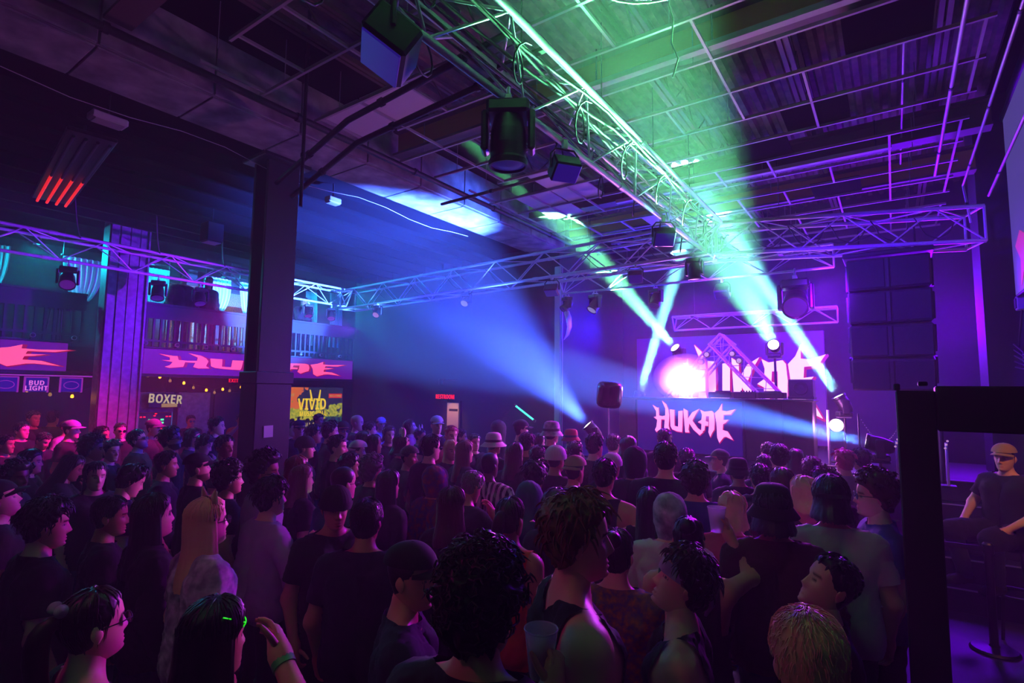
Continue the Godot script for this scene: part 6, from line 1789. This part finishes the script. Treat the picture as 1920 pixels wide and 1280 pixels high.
const CROWD := [
	[-10.34, -2.45, 1.675, -1.05, "stand", "fair", "short:black", "tee:black", "clean shaven person with dark swept hair in black beside the violet pillar", ""],
	[-11.57, -2.87, 1.792, -1.08, "stand", "tan", "short:black", "long:black", "person in a dark jacket lit warm by the bulbs under the balcony", ""],
	[-11.88, -3.21, 1.776, 0.61, "broad", "tan", "short:black", "tee:olive", "broad person in an olive shirt lit warm under the balcony bulbs", ""],
	[-9.2, -2.69, 1.73, -0.67, "stand", "fair", "short:brown", "tee:charcoal,hat:cap:lilac", "person in a pale lilac cap and charcoal tee beside the violet pillar", ""],
	[-11.05, -3.19, 1.653, -0.93, "look_up", "fair", "buzz:brown", "tee:white", "shaven headed person in white looking up beside the lilac cap", ""],
	[-9.61, -2.48, 1.573, -1.0, "look_down", "fair", "short:brown", "long:navy", "person in navy with head bowed near the violet pillar", ""],
	[-8.97, -1.98, 1.592, -0.77, "stand", "tan", "short:black", "tee:black", "person with short black hair in black near the balcony side", "crowd watching the show"],
	[-6.88, -1.71, 1.58, -0.55, "stand_f", "fair", "bob:black", "tee:black", "person with chin length black hair in black near the balcony side", "crowd watching the show"],
	[-5.79, -1.36, 1.58, -0.56, "turn_r", "dark", "curly:black", "tee:charcoal", "dark skinned person with curly hair in charcoal near the end of the beer boards", ""],
	[-6.82, -2.18, 1.674, -0.46, "stand", "tan", "curly:auburn", "tee:black", "person with bushy auburn curls in black before the violet pillar", ""],
	[-8.79, -2.91, 1.662, -0.96, "stand", "tan", "short:black", "tee:navy", "person with short black hair in navy near the balcony side", "crowd watching the show"],
	[-9.75, -3.47, 1.643, -1.61, "stand", "fair", "short:brown", "tee:black,shades", "person in dark sunglasses facing back from the stage by the violet pillar", ""],
	[-7.19, -2.48, 1.593, -0.67, "turn_r", "fair", "messy:black", "tee:black", "person with a dark quiff in black glancing over the crowd", ""],
	[-7.46, -2.86, 1.685, -0.67, "look_up", "fair", "short:black", "tee:olive,glasses", "person with glasses in an olive tee gazing up at the lights", ""],
	[-6.62, -2.85, 1.748, -0.62, "beard", "fair", "messy:brown", "tee:charcoal,glasses", "bearded person with glasses in charcoal gazing up", ""],
	[-8.78, -3.53, 1.731, -0.81, "stand", "light", "short:black", "tee:black,hat:cap:grey", "person in a grey cap and black tee before the arcade machine", ""],
	[-6.21, -1.8, 1.58, -0.37, "face_hand", "tan", "long:black", "long:black", "long haired person in black with a hand raised to the face", ""],
	[-5.4, -1.77, 1.58, -1.59, "stand_f", "fair", "long:black", "tee:black", "long dark haired person in black looking back from the stage", ""],
	[-4.86, -1.78, 1.602, -0.12, "look_down", "fair", "messy:black", "tee:navy", "person with tousled dark fringe in navy looking down", ""],
	[-5.45, -2.31, 1.615, -0.51, "stand", "tan", "short:black", "tee:black", "person with short black hair in black near the dark column", "crowd watching the show"],
	[-4.61, -1.03, 1.601, -0.2, "look_up", "fair", "short:black", "tee:black,hat:cap:black", "person in a black cap with chin lifted beside the wavy haired person", ""],
	[-3.5, -0.94, 1.627, -0.05, "near_smile", "fair", "messy:black", "tee:black", "pale person with wavy black hair and black tee holding a plastic cup", ""],
	[-3.78, -1.31, 1.56, -0.26, "near_smile", "tan", "short:black", "tee:black,chain", "smiling person in black with a thin neck chain beside the blonde with cat ears", ""],
	[-3.29, -1.35, 1.624, -0.11, "near_woman", "fair", "long:black", "long:black", "person with very long black hair in black beside the blonde with cat ears", ""],
	[-2.82, -1.4, 1.653, -0.05, "near_woman", "fair", "long:blond", "tee:print,hat:cat_ears:beige,glasses", "blonde person with beige cat ears in a pale printed tee", ""],
	[-2.08, -0.7, 1.57, 0.04, "near_woman", "fair", "ponytail:brown", "tank:black,shades", "person with brown ponytail and tinted shades in a black strap top", ""],
	[-1.63, -0.84, 1.592, 0.09, "near_shades", "light", "long:black", "tank:black", "person with long black hair reaching up to green shades on the head", ""],
	[-11.81, -5.44, 1.631, -1.67, "stand", "tan", "short:black", "tee:black,glasses", "person with glasses lit amber before the wall under the balcony", ""],
	[-7.84, -3.95, 1.791, -0.63, "stand", "fair", "short:black", "tee:black", "person with short black hair in black near the balcony side", "crowd watching the show"],
	[-10.97, -6.02, 1.675, -1.72, "camera", "tan", "short:black", "tee:orange", "photographer in an orange tee lifting a camera with both hands", ""],
	[-7.46, -3.46, 1.662, -0.68, "stand_f", "fair", "bob:brown", "tee:charcoal", "person with chin length brown hair in charcoal near the balcony side", "crowd watching the show"],
	[-7.0, -3.35, 1.624, -0.68, "face_hand", "fair", "messy:auburn", "tee:black", "person with auburn hair and a hand across the face", ""],
	[-8.27, -4.15, 1.606, -0.74, "stand", "fair", "short:black", "tee:black,shades", "person in dark sunglasses and black tee facing the stage beyond the curls", ""],
	[-5.88, -3.06, 1.693, -0.72, "turn_r", "tan", "short:black", "tee:black", "person with short black hair in black near the dark column", "crowd watching the show"],
	[-4.85, -2.31, 1.638, -0.25, "beard", "light", "short:black", "tee:black,hat:cap:black,chain", "bearded person in a black cap with a neck chain", ""],
	[-4.29, -2.28, 1.603, -0.32, "stand", "light", "curly:brown", "tee:charcoal", "person with short brown curls in charcoal behind the blonde with cat ears", ""],
	[-3.77, -2.26, 1.718, -0.37, "turn_r", "tan", "curly:black", "tee:lilac", "person with a huge round head of dark curls in a lilac tee", ""],
	[-3.31, -2.03, 1.618, -0.13, "fist", "fair", "messy:black", "long:lilac", "person with dark fringe raising a fist in a lilac sleeve", ""],
	[-3.95, -2.69, 1.582, -0.23, "cup_f", "fair", "long:sandy", "tee:black", "person with long wavy sandy hair holding up a glowing phone", ""],
	[-5.41, -3.71, 1.665, -0.63, "stand", "fair", "short:black", "tee:charcoal,hat:beanie:black", "person in a black beanie and charcoal tee beside the dark column", ""],
	[-4.82, -3.69, 1.713, -0.36, "turn_r", "fair", "short:brown", "tee:black", "person with cropped brown hair and bare neck in black", ""],
	[-5.02, -4.11, 1.615, -0.56, "stand", "fair", "short:brown", "tee:black,hat:cap_back:white", "person in a white cap worn backwards and black tee", ""],
	[-3.14, -2.46, 1.669, -0.0, "stand", "fair", "buzz:brown", "tee:teal,glasses", "balding person with glasses in a teal tee", ""],
	[-2.71, -2.08, 1.628, -1.83, "near_smile", "tan", "short:black", "tee:black,hat:beanie:black", "smiling person in black beanie turned away from the stage", ""],
	[-3.86, -3.34, 1.584, -0.15, "stand", "tan", "curly:grey", "tee:charcoal", "person in a grey furry curly hat and charcoal tee", ""],
	[-7.78, -5.07, 1.692, -1.04, "stand", "fair", "short:brown", "tee:pink", "person with short brown hair in pink near the balcony side", "crowd watching the show"],
	[-7.33, -4.92, 1.721, -1.79, "stand", "fair", "short:black", "tee:black,hat:cap:navy", "person in a navy cap facing back before the bar window", ""],
	[-6.53, -4.61, 1.7, -0.59, "stand", "tan", "messy:black", "tee:black", "person with messy black hair in black near the balcony side", "crowd watching the show"],
	[-6.06, -4.52, 1.765, -0.59, "stand", "fair", "messy:black", "tee:maroon", "person with messy dark hair in maroon before the bar window", ""],
	[-6.5, -5.07, 1.731, -1.84, "stand", "fair", "short:black", "tee:black,hat:cap:black,glasses", "person in black cap and glasses facing back before the bar window", ""],
	[-6.94, -5.67, 1.802, -0.83, "stand", "fair", "bald", "tee:black", "bald person in black beside the bar window", ""],
	[-6.49, -5.54, 1.716, -0.7, "stand", "fair", "short:brown", "tee:black", "person with short brown hair in black near the balcony side", "crowd watching the show"],
	[-8.93, -6.4, 1.729, -1.2, "stand", "tan", "short:black", "tee:navy", "distant person in navy standing right before the bar window", ""],
	[-5.64, -4.72, 1.658, -0.51, "stand_f", "fair", "long:black", "tee:black", "person with long black hair in black near the dark column", "crowd watching the show"],
	[-4.36, -2.91, 1.6, -0.14, "stand_f", "fair", "bob:red", "tee:black", "person with a red bob in black beside the glowing phone", ""],
	[-4.31, -3.45, 1.576, -0.5, "stand", "tan", "messy:black", "tee:black", "person with messy black hair in black below the wide blue cone", "crowd watching the show"],
	[-2.26, -1.93, 1.631, 0.61, "near_plain", "tan", "short:black", "tee:navy", "person seen from behind with a dark fade haircut and navy tee", ""],
	[-1.53, -1.51, 1.617, -0.81, "near_cap", "light", "short:black", "tee:navy,hat:cap:black,chain", "person in a black cap and thin chain with magenta lit face", ""],
	[-0.9, -1.15, 1.767, 0.18, "near_beer", "light", "curly:brown", "long:plaid", "person with short brown curls in a dark plaid jacket raising a beer cup", ""],
	[-0.88, -1.62, 1.853, -0.81, "near_tank", "fair", "messy:sandy", "tank:black", "tall person with sandy hair and bare arms in a black tank top", ""],
	[-7.96, -7.08, 1.671, -1.89, "stand", "fair", "short:black", "tee:white,hat:cap:white", "person in a white cap and white top facing back from the stage", ""],
	[-6.0, -5.49, 1.669, -1.9, "stand_f", "fair", "bob:auburn", "tee:charcoal", "person with auburn bob and fringe facing back from the stage", ""],
	[-4.75, -4.54, 1.664, -0.51, "stand_f", "fair", "bob:black", "tee:black,hat:fluffy_ears:white", "person with white fluffy ears on a headband", ""],
	[-6.5, -6.43, 1.709, -0.98, "look_up", "fair", "bob:auburn", "tee:pink", "person in pink with auburn hair looking up", ""],
	[-6.09, -6.21, 1.598, -1.05, "stand", "tan", "short:black", "tee:black,hat:horns:white", "person wearing a pale horn headband", ""],
	[-3.75, -3.97, 1.759, -0.17, "stand", "fair", "short:brown", "tee:black,shades", "person with cropped hair in black tee before the restroom door", ""],
	[-5.63, -6.09, 1.807, -1.96, "stand", "fair", "short:black", "tee:black,hat:cap:white", "person in black with a white fronted cap facing back below the restroom sign", ""],
	[-4.76, -5.43, 1.734, -1.98, "cup", "fair", "short:pink", "tee:pink", "person in pink holding up a drink below the restroom door", ""],
	[-5.17, -6.09, 1.641, -0.82, "stand", "fair", "short:brown", "tee:black", "person with short brown hair in black near the dark column", "crowd watching the show"],
	[-5.22, -4.53, 1.65, -0.38, "stand_f", "tan", "long:black", "tee:black", "person with long black hair in black near the dark column", "crowd watching the show"],
	[-4.28, -4.19, 1.596, -0.46, "turn_r", "tan", "short:black", "tee:charcoal,hat:cap_back:camo", "person in a camouflage cap worn backwards", ""],
	[-3.19, -2.92, 1.586, -0.1, "stand_f", "fair", "long:black", "long:black", "person with long dark hair in a black jacket beside the camouflage cap", ""],
	[-4.27, -4.87, 1.619, -1.98, "stand_f", "fair", "long:blond", "tee:black", "blonde person facing back from the stage", ""],
	[-3.76, -4.5, 1.666, -0.33, "stand_f", "fair", "long:sandy", "tee:charcoal", "person with long sandy hair seen from behind", ""],
	[-3.14, -3.38, 1.553, -0.08, "stand", "tan", "short:black", "long:tiedye,hat:hood:tiedye", "person in a raised blue and orange tie dye hood", ""],
	[-2.66, -3.23, 1.595, -0.18, "face_hand", "light", "short:grey", "tee:charcoal", "person with slicked hair bowing into a raised hand", ""],
	[-2.22, -2.55, 1.612, 0.03, "near_woman", "fair", "long:auburn", "tee:black", "person with long auburn hair seen from behind in black", ""],
	[-3.88, -5.17, 1.698, -0.24, "stand", "tan", "short:black", "tee:black,hat:bucket_wide:white", "person in a wide white bucket hat", ""],
	[-2.99, -3.93, 1.65, -0.0, "broad", "dark", "buzz:black", "tee:stripe", "dark skinned person in a black and white striped shirt", ""],
	[-3.05, -4.41, 1.693, -0.11, "stand_f", "fair", "long:auburn", "tee:charcoal", "person with long auburn hair in charcoal below the wide blue cone", "crowd watching the show"],
	[-4.77, -6.49, 1.746, -0.53, "stand", "tan", "short:black", "long:grey,hat:hood:grey", "person in a raised grey hood", ""],
	[-4.16, -6.15, 1.803, -0.65, "stand", "fair", "short:black", "tee:navy,hat:cap:navy", "person in a navy cap beside the pale green light tube", ""],
	[-4.75, -5.9, 1.605, -2.02, "stand", "fair", "short:black", "tee:navy", "person with short black hair in navy below the wide blue cone", "crowd watching the show"],
	[-3.42, -5.19, 1.731, -0.09, "stand", "tan", "short:black", "tee:olive", "person with dark hair in olive before the wide blue cone", ""],
	[-3.75, -5.94, 1.654, -0.54, "stand_f", "fair", "bob:brown", "tee:navy", "person with chin length brown hair in navy below the wide blue cone", "crowd watching the show"],
	[-2.34, -3.66, 1.647, 0.21, "stand", "tan", "messy:black", "tee:black,glasses", "person with shaggy dark hair and glasses in black", ""],
	[-2.12, -3.21, 1.555, 0.1, "look_down", "fair", "short:black", "long:teal,hat:hood:teal", "hunched person in a raised teal hood", ""],
	[-1.74, -2.48, 1.623, 0.1, "near_woman", "tan", "ponytail:brown", "tank:orange", "person with a slick brown ponytail and orange strap top", ""],
	[-3.38, -5.66, 1.83, -0.06, "stand", "fair", "short:black", "tee:black,hat:bucket:print", "person in a fuzzy pale patterned bucket hat", ""],
	[-3.64, -6.61, 1.677, -0.32, "stand", "tan", "short:black", "tee:black,hat:bucket:red", "person in a red bucket hat below the wide blue cone", ""],
	[-2.96, -5.47, 1.638, -0.02, "stand", "fair", "short:black", "tee:navy", "person with short black hair in navy before the booth", "crowd watching the show"],
	[-2.58, -5.19, 1.761, -0.24, "stand", "fair", "short:black", "tee:camo", "person in a dark patterned shirt holding the black totem", ""],
	[-2.59, -4.41, 1.692, -0.1, "stand", "tan", "short:black", "tee:black,hat:beanie:white", "person in a white beanie before the blue cone", ""],
	[-2.23, -4.11, 1.651, -0.15, "broad", "light", "short:black", "tee:maroon,hat:cap_back:beige", "broad person in maroon with a beige cap worn backwards", ""],
	[-2.24, -4.88, 1.61, -0.1, "stand", "tan", "short:black", "tee:navy,hat:beanie:white", "person in navy with a white beanie behind the bare shoulders", ""],
	[-1.79, -3.76, 1.696, -0.01, "broad", "light", "short:black", "tank:black", "person with cropped hair and bare shoulders in a black tank top", ""],
	[-2.85, -6.25, 1.677, 0.01, "stand", "fair", "short:brown", "tee:maroon", "person with short brown hair in maroon before the booth", "crowd watching the show"],
	[-2.38, -5.6, 1.715, -0.16, "stand_f", "fair", "bob:brown", "tee:navy", "person with chin length brown hair in navy before the booth", "crowd watching the show"],
	[-1.88, -4.57, 1.702, 0.02, "stand", "tan", "short:black", "long:navy,hat:hood:navy", "person in a raised navy hood before the booth", ""],
	[-1.51, -4.3, 1.799, 0.18, "broad", "fair", "short:brown", "long:navy", "person with a crew cut in a navy jacket before the booth screen", ""],
	[-2.33, -6.61, 1.748, 0.18, "stand", "fair", "short:black", "tee:black", "person with short black hair in black before the booth", "crowd watching the show"],
	[-1.83, -5.87, 1.606, 0.38, "stand", "tan", "short:black", "tee:charcoal", "person with short black hair in charcoal before the booth", "crowd watching the show"],
	[-1.18, -3.97, 1.702, 0.32, "broad_up", "fair", "messy:brown", "long:blue", "person with thick brown hair in a blue jacket", ""],
	[-1.36, -3.53, 1.566, 0.06, "stand_f", "light", "long:black", "tank:black", "person with long black hair and bare shoulders beside the pale hood", ""],
	[-1.09, -3.16, 1.598, 0.23, "near_plain", "fair", "short:black", "long:white,hat:hood:print", "person in a pale hoodie with a printed raised hood", ""],
	[-0.86, -2.76, 1.585, 0.23, "arm_up", "light", "bun:black", "tank:black", "person with a dark hair bun lifting a cup beside the pale hood", ""],
	[-1.74, -2.96, 1.59, -0.09, "stand_f", "fair", "bob:auburn", "tee:charcoal", "person with chin length auburn hair in charcoal before the booth", "crowd watching the show"],
	[-3.08, -4.87, 1.627, -0.08, "stand", "tan", "short:black", "tee:black", "person with short black hair in black below the wide blue cone", "crowd watching the show"],
	[-1.05, -2.33, 1.586, 0.19, "near_woman", "fair", "bun:brown", "tee:swirl", "person with hair tied up in a swirling colourful tee", ""],
	[-0.68, -2.05, 1.625, 1.84, "near_band", "fair", "messy:brown", "tank:black,hat:headband:lilac", "person in a lilac bandana and dark tank top gazing up", ""],
	[-1.6, -6.34, 1.569, 1.84, "stand", "fair", "short:black", "tee:navy,hat:cap:grey", "person in a grey cap turned sideways before the booth", ""],
	[-1.21, -5.4, 1.59, 0.34, "stand", "tan", "short:black", "tee:navy,hat:bucket:charcoal", "person in a charcoal bucket hat and navy tee", ""],
	[-0.95, -5.01, 1.602, 0.41, "stand", "tan", "short:black", "tee:navy", "person with short black hair in navy before the hanging speakers", "crowd watching the show"],
	[-1.23, -7.0, 1.626, 0.56, "stand", "fair", "short:auburn", "tee:maroon", "person with short auburn hair in maroon before the hanging speakers", "crowd watching the show"],
	[-0.92, -5.76, 1.715, 0.42, "stand", "fair", "short:brown", "tee:charcoal", "person with short brown hair in charcoal before the hanging speakers", "crowd watching the show"],
	[-0.9, -6.67, 1.6, 0.56, "stand_f", "fair", "long:brown", "tee:navy", "person with long brown hair in navy before the hanging speakers", "crowd watching the show"],
	[-1.14, -6.25, 1.556, 0.27, "stand", "tan", "short:black", "tee:navy", "person with short black hair in navy before the hanging speakers", "crowd watching the show"],
	[-0.72, -4.61, 1.63, 0.35, "stand_f", "fair", "bob:auburn", "tee:flower", "person with an auburn bob in a red flowered top", ""],
	[-0.69, -6.16, 1.566, 0.35, "stand", "fair", "messy:auburn", "tee:navy", "person with messy auburn hair in navy before the hanging speakers", "crowd watching the show"],
	[-0.44, -6.56, 1.628, 0.63, "stand_f", "fair", "messy:pink", "tee:lilac", "person with fluffy pink hair", ""],
	[-0.31, -7.02, 1.612, 0.78, "stand", "tan", "messy:black", "tee:black", "person with dark hair before the blue shaft at the stage edge", ""],
	[-0.48, -5.15, 1.572, 0.56, "stand", "fair", "curly:auburn", "tee:charcoal", "person with auburn curls behind the big black cap", ""],
	[-0.52, -4.19, 1.638, 0.31, "stand_f", "fair", "bob:blond", "tank:black", "blonde person with bare shoulders before the blue shaft", ""],
	[-0.86, -3.64, 1.572, 0.06, "stand_f", "fair", "bob:blond", "tee:pink", "person with a blond bob in pink seen from behind", ""],
	[-0.54, -3.15, 1.715, 0.31, "near_plain", "tan", "bob:black", "long:maroon,hat:bucket:black", "large person in a maroon jacket and black bucket hat", ""],
	[-0.31, -3.55, 1.74, 0.22, "near_plain", "light", "bob:black", "tee:white,hat:cap_back:black", "large person in a pale tee with a black cap worn backwards", ""],
	[-0.11, -3.97, 1.719, 1.84, "stand", "fair", "curly:auburn", "tee:blue,glasses", "person with glasses and auburn hair in a blue tee beside the doorway frame", ""],
	[-0.26, -2.48, 1.58, 1.84, "tilt_up_f", "fair", "short:black", "long:black", "person in a shiny black jacket tilting the face far up", ""],
	[-0.19, -1.52, 1.678, 0.39, "near_plain", "fair", "short:blond", "long:black", "person seen from behind with short blond hair in black", ""],
]

# ------------------------------------------------------------------ the crowd and what people hold
func plastic_cup(at: Transform3D, label: String, beer: bool) -> void:
	var t := thing("plastic_cup", label, "cup", Vector3.ZERO)
	t.transform = at
	if not M.has("cup_plastic"):
		var m := mat("cup_plastic", Color(0.9, 0.9, 0.95, 0.35), 0.2)
		m.transparency = BaseMaterial3D.TRANSPARENCY_ALPHA
		mat("cup_beer", Color(0.85, 0.52, 0.10), 0.3)
		mat("cup_foam", Color(0.9, 0.85, 0.75), 0.8)
	part(mb().lathe([[0.0, -0.06], [0.031, -0.06], [0.032, -0.055], [0.046, 0.062], [0.048, 0.064], [0.0485, 0.067], [0.047, 0.069], [0.0445, 0.066], [0.031, -0.054], [0.0, -0.054]], 28), "cup_wall", M.cup_plastic, t)
	if beer:
		part(mb().lathe([[0.0, -0.053], [0.0305, -0.053], [0.0385, 0.012], [0.0, 0.012]], 24), "beer", M.cup_beer, t)
		part(mb().lathe([[0.0385, 0.012], [0.0395, 0.02], [0.0, 0.021]], 24), "foam", M.cup_foam, t)

func held(who: Node3D, pose: String, left := false) -> Transform3D:   # the middle of what the hand closes on
	var a: Array = body(pose)["l" if left else "r"]
	var d: Vector3 = a[2].normalized()
	var pn: Vector3 = (a[3] - d * a[3].dot(d)).normalized()
	var p: Vector3 = who.transform * (a[1] + d * 0.085 + pn * 0.045)
	return Transform3D(Basis(UPV, who.rotation.y), p)

func crowd() -> void:
	people_materials()
	var named := {}
	for q in CROWD:
		var o := person(q[0], q[1], q[2], q[3], q[4], q[5], q[6], q[7], q[8], q[9])
		named[q[8]] = [o, q[4]]
	var find := func(bit: String) -> Array:
		for k in named:
			if k.contains(bit): return named[k]
		return []
	var w: Array = find.call("raising a beer cup")
	plastic_cup(held(w[0], w[1]), "clear plastic cup half full of beer in a raised hand", true)
	w = find.call("tall person with sandy hair")
	plastic_cup(held(w[0], w[1]), "clear plastic cup held low by the person in black tank top", false)
	w = find.call("lifting a cup beside the pale hood")
	plastic_cup(held(w[0], w[1]), "clear plastic cup lifted above the pale hood", false)
	w = find.call("holding up a drink")
	plastic_cup(held(w[0], w[1]), "clear plastic cup held before the restroom door", false)
	w = find.call("glowing phone")
	var pt := held(w[0], w[1])
	var ph := thing("phone", "phone with a glowing green white screen held in the crowd", "phone", Vector3.ZERO)
	ph.transform = pt * Transform3D(Basis(Vector3(0, 1, 0), 0.0), Vector3(0, 0.03, 0))
	part(mb().cbox(Vector3.ZERO, Vector3(0.075, 0.15, 0.009), 0.004), "case", M.black_plastic, ph)
	part(mb().cbox(Vector3(0, 0, 0.005), Vector3(0.068, 0.14, 0.002), 0.0008), "screen", glow("phone_screen", Color(0.55, 1.0, 0.72), 1.3), ph)
	omni("phone_glow", ph.transform * Vector3(0, 0, 0.05), Color(0.5, 1.0, 0.7), 0.01, 0.03)
	w = find.call("photographer")
	var cb: Node3D = w[0]
	var cam := thing("photo_camera", "black photo camera held up by the photographer", "camera", Vector3.ZERO)
	cam.transform = Transform3D(Basis(UPV, cb.rotation.y), cb.transform * Vector3(0, 1.63, -0.25))
	part(mb().cbox(Vector3.ZERO, Vector3(0.14, 0.09, 0.06), 0.012), "camera_body", M.black_plastic, cam)
	part(mb().lathe([[0.036, 0.0], [0.036, 0.05], [0.042, 0.06], [0.042, 0.11], [0.038, 0.112]], 18, Transform3D(Basis(Vector3(1, 0, 0), -PI / 2), Vector3(0, 0, -0.03))), "camera_lens", M.black_plastic, cam)
	part(mb().cbox(Vector3(0, 0.06, 0), Vector3(0.05, 0.04, 0.05), 0.008), "flash", M.black_plastic, cam)
	# green shades pushed up on a head, wristbands and a bow
	w = find.call("green shades")
	glasses(w[0], body(w[1]).head, glow("neon_green", Color(0.15, 1.0, 0.08), 0.7), M.lens_dark, 0.085, 0.02)
	band(w[0], w[1], 0.93, 0.034, mat("bead_blue", Color(0.1, 0.45, 0.7), 0.4), "bead_bracelet")
	band(w[0], w[1], 0.88, 0.036, mat("bead_green", Color(0.2, 0.6, 0.3), 0.4), "bead_bracelet")
	w = find.call("raising a fist")
	band(w[0], w[1], 0.9, 0.043, M.cloth_red, "wristband")
	w = find.call("brown ponytail")
	var bow := mb()
	for sx in [-1.0, 1.0]: bow.lathe([[0.004, 0.0], [0.016, 0.014], [0.022, 0.03], [0.014, 0.042], [0.0, 0.045]], 12, Transform3D(Basis(Vector3(0, 0, 1), -sx * 1.3), Vector3(0, 0.085, 0.1)), true)
	part(bow, "hair_bow", M.cloth_lilac, w[0]).transform = body(w[1]).head
	# the guard on the stool
	var sx := thing("bar_stool", "tall metal bar stool under the seated guard", "stool", Vector3(0.84, 0, -6.98))
	part(mb().lathe([[0.0, 0.78], [0.17, 0.78], [0.185, 0.8], [0.175, 0.83], [0.0, 0.835]], 22), "seat", M.black_plastic, sx)
	for k in 4:
		var a := TAU * k / 4.0 + 0.6
		part(mb().rod(Vector3(cos(a) * 0.13, 0.78, sin(a) * 0.13), Vector3(cos(a) * 0.22, 0.0, sin(a) * 0.22), 0.013), "leg", M.dark_steel, sx)
	var fr := PackedVector3Array()
	for i in 21: fr.append(Vector3(cos(TAU * i / 20.0) * 0.19, 0.38, sin(TAU * i / 20.0) * 0.19))
	part(mb().tube(fr, PackedFloat32Array([0.011]), 6, false), "foot_ring", M.dark_steel, sx)
	person(0.84, -6.98, 1.74, 0.75 + PI * 0.5, "sit", "fair", "short:brown", "tee:black,hat:cap:beige", "guard in a beige cap and black tee sitting on a tall stool")
	# guests on the balcony
	var g1 := person(-11.55, -5.02, 1.62, -1.57, "stand", "tan", "short:black", "long:black", "balcony guest in black leaning at the railing beside a long haired guest")
	g1.position.y = 2.87
	var g2 := person(-11.55, -5.5, 1.62, -1.57, "stand_f", "tan", "long:black", "long:black", "long haired balcony guest in black standing at the railing")
	g2.position.y = 2.87
	var g3 := person(-11.75, -7.85, 1.56, -1.57, "face_hand", "tan", "short:black", "long:black", "balcony guest in black with a hand raised near the end of the railing")
	g3.position.y = 2.87

func band(who: Node3D, pose: String, at: float, r: float, m: Material, called: String) -> void:
	var a: Array = body(pose).r
	var p: Vector3 = a[0].lerp(a[1], at)
	var d: Vector3 = (a[1] - a[0]).normalized()
	part(mb().tube(PackedVector3Array([p - d * 0.011, p + d * 0.011]), PackedFloat32Array([r, r]), 16, true), called, m, who)
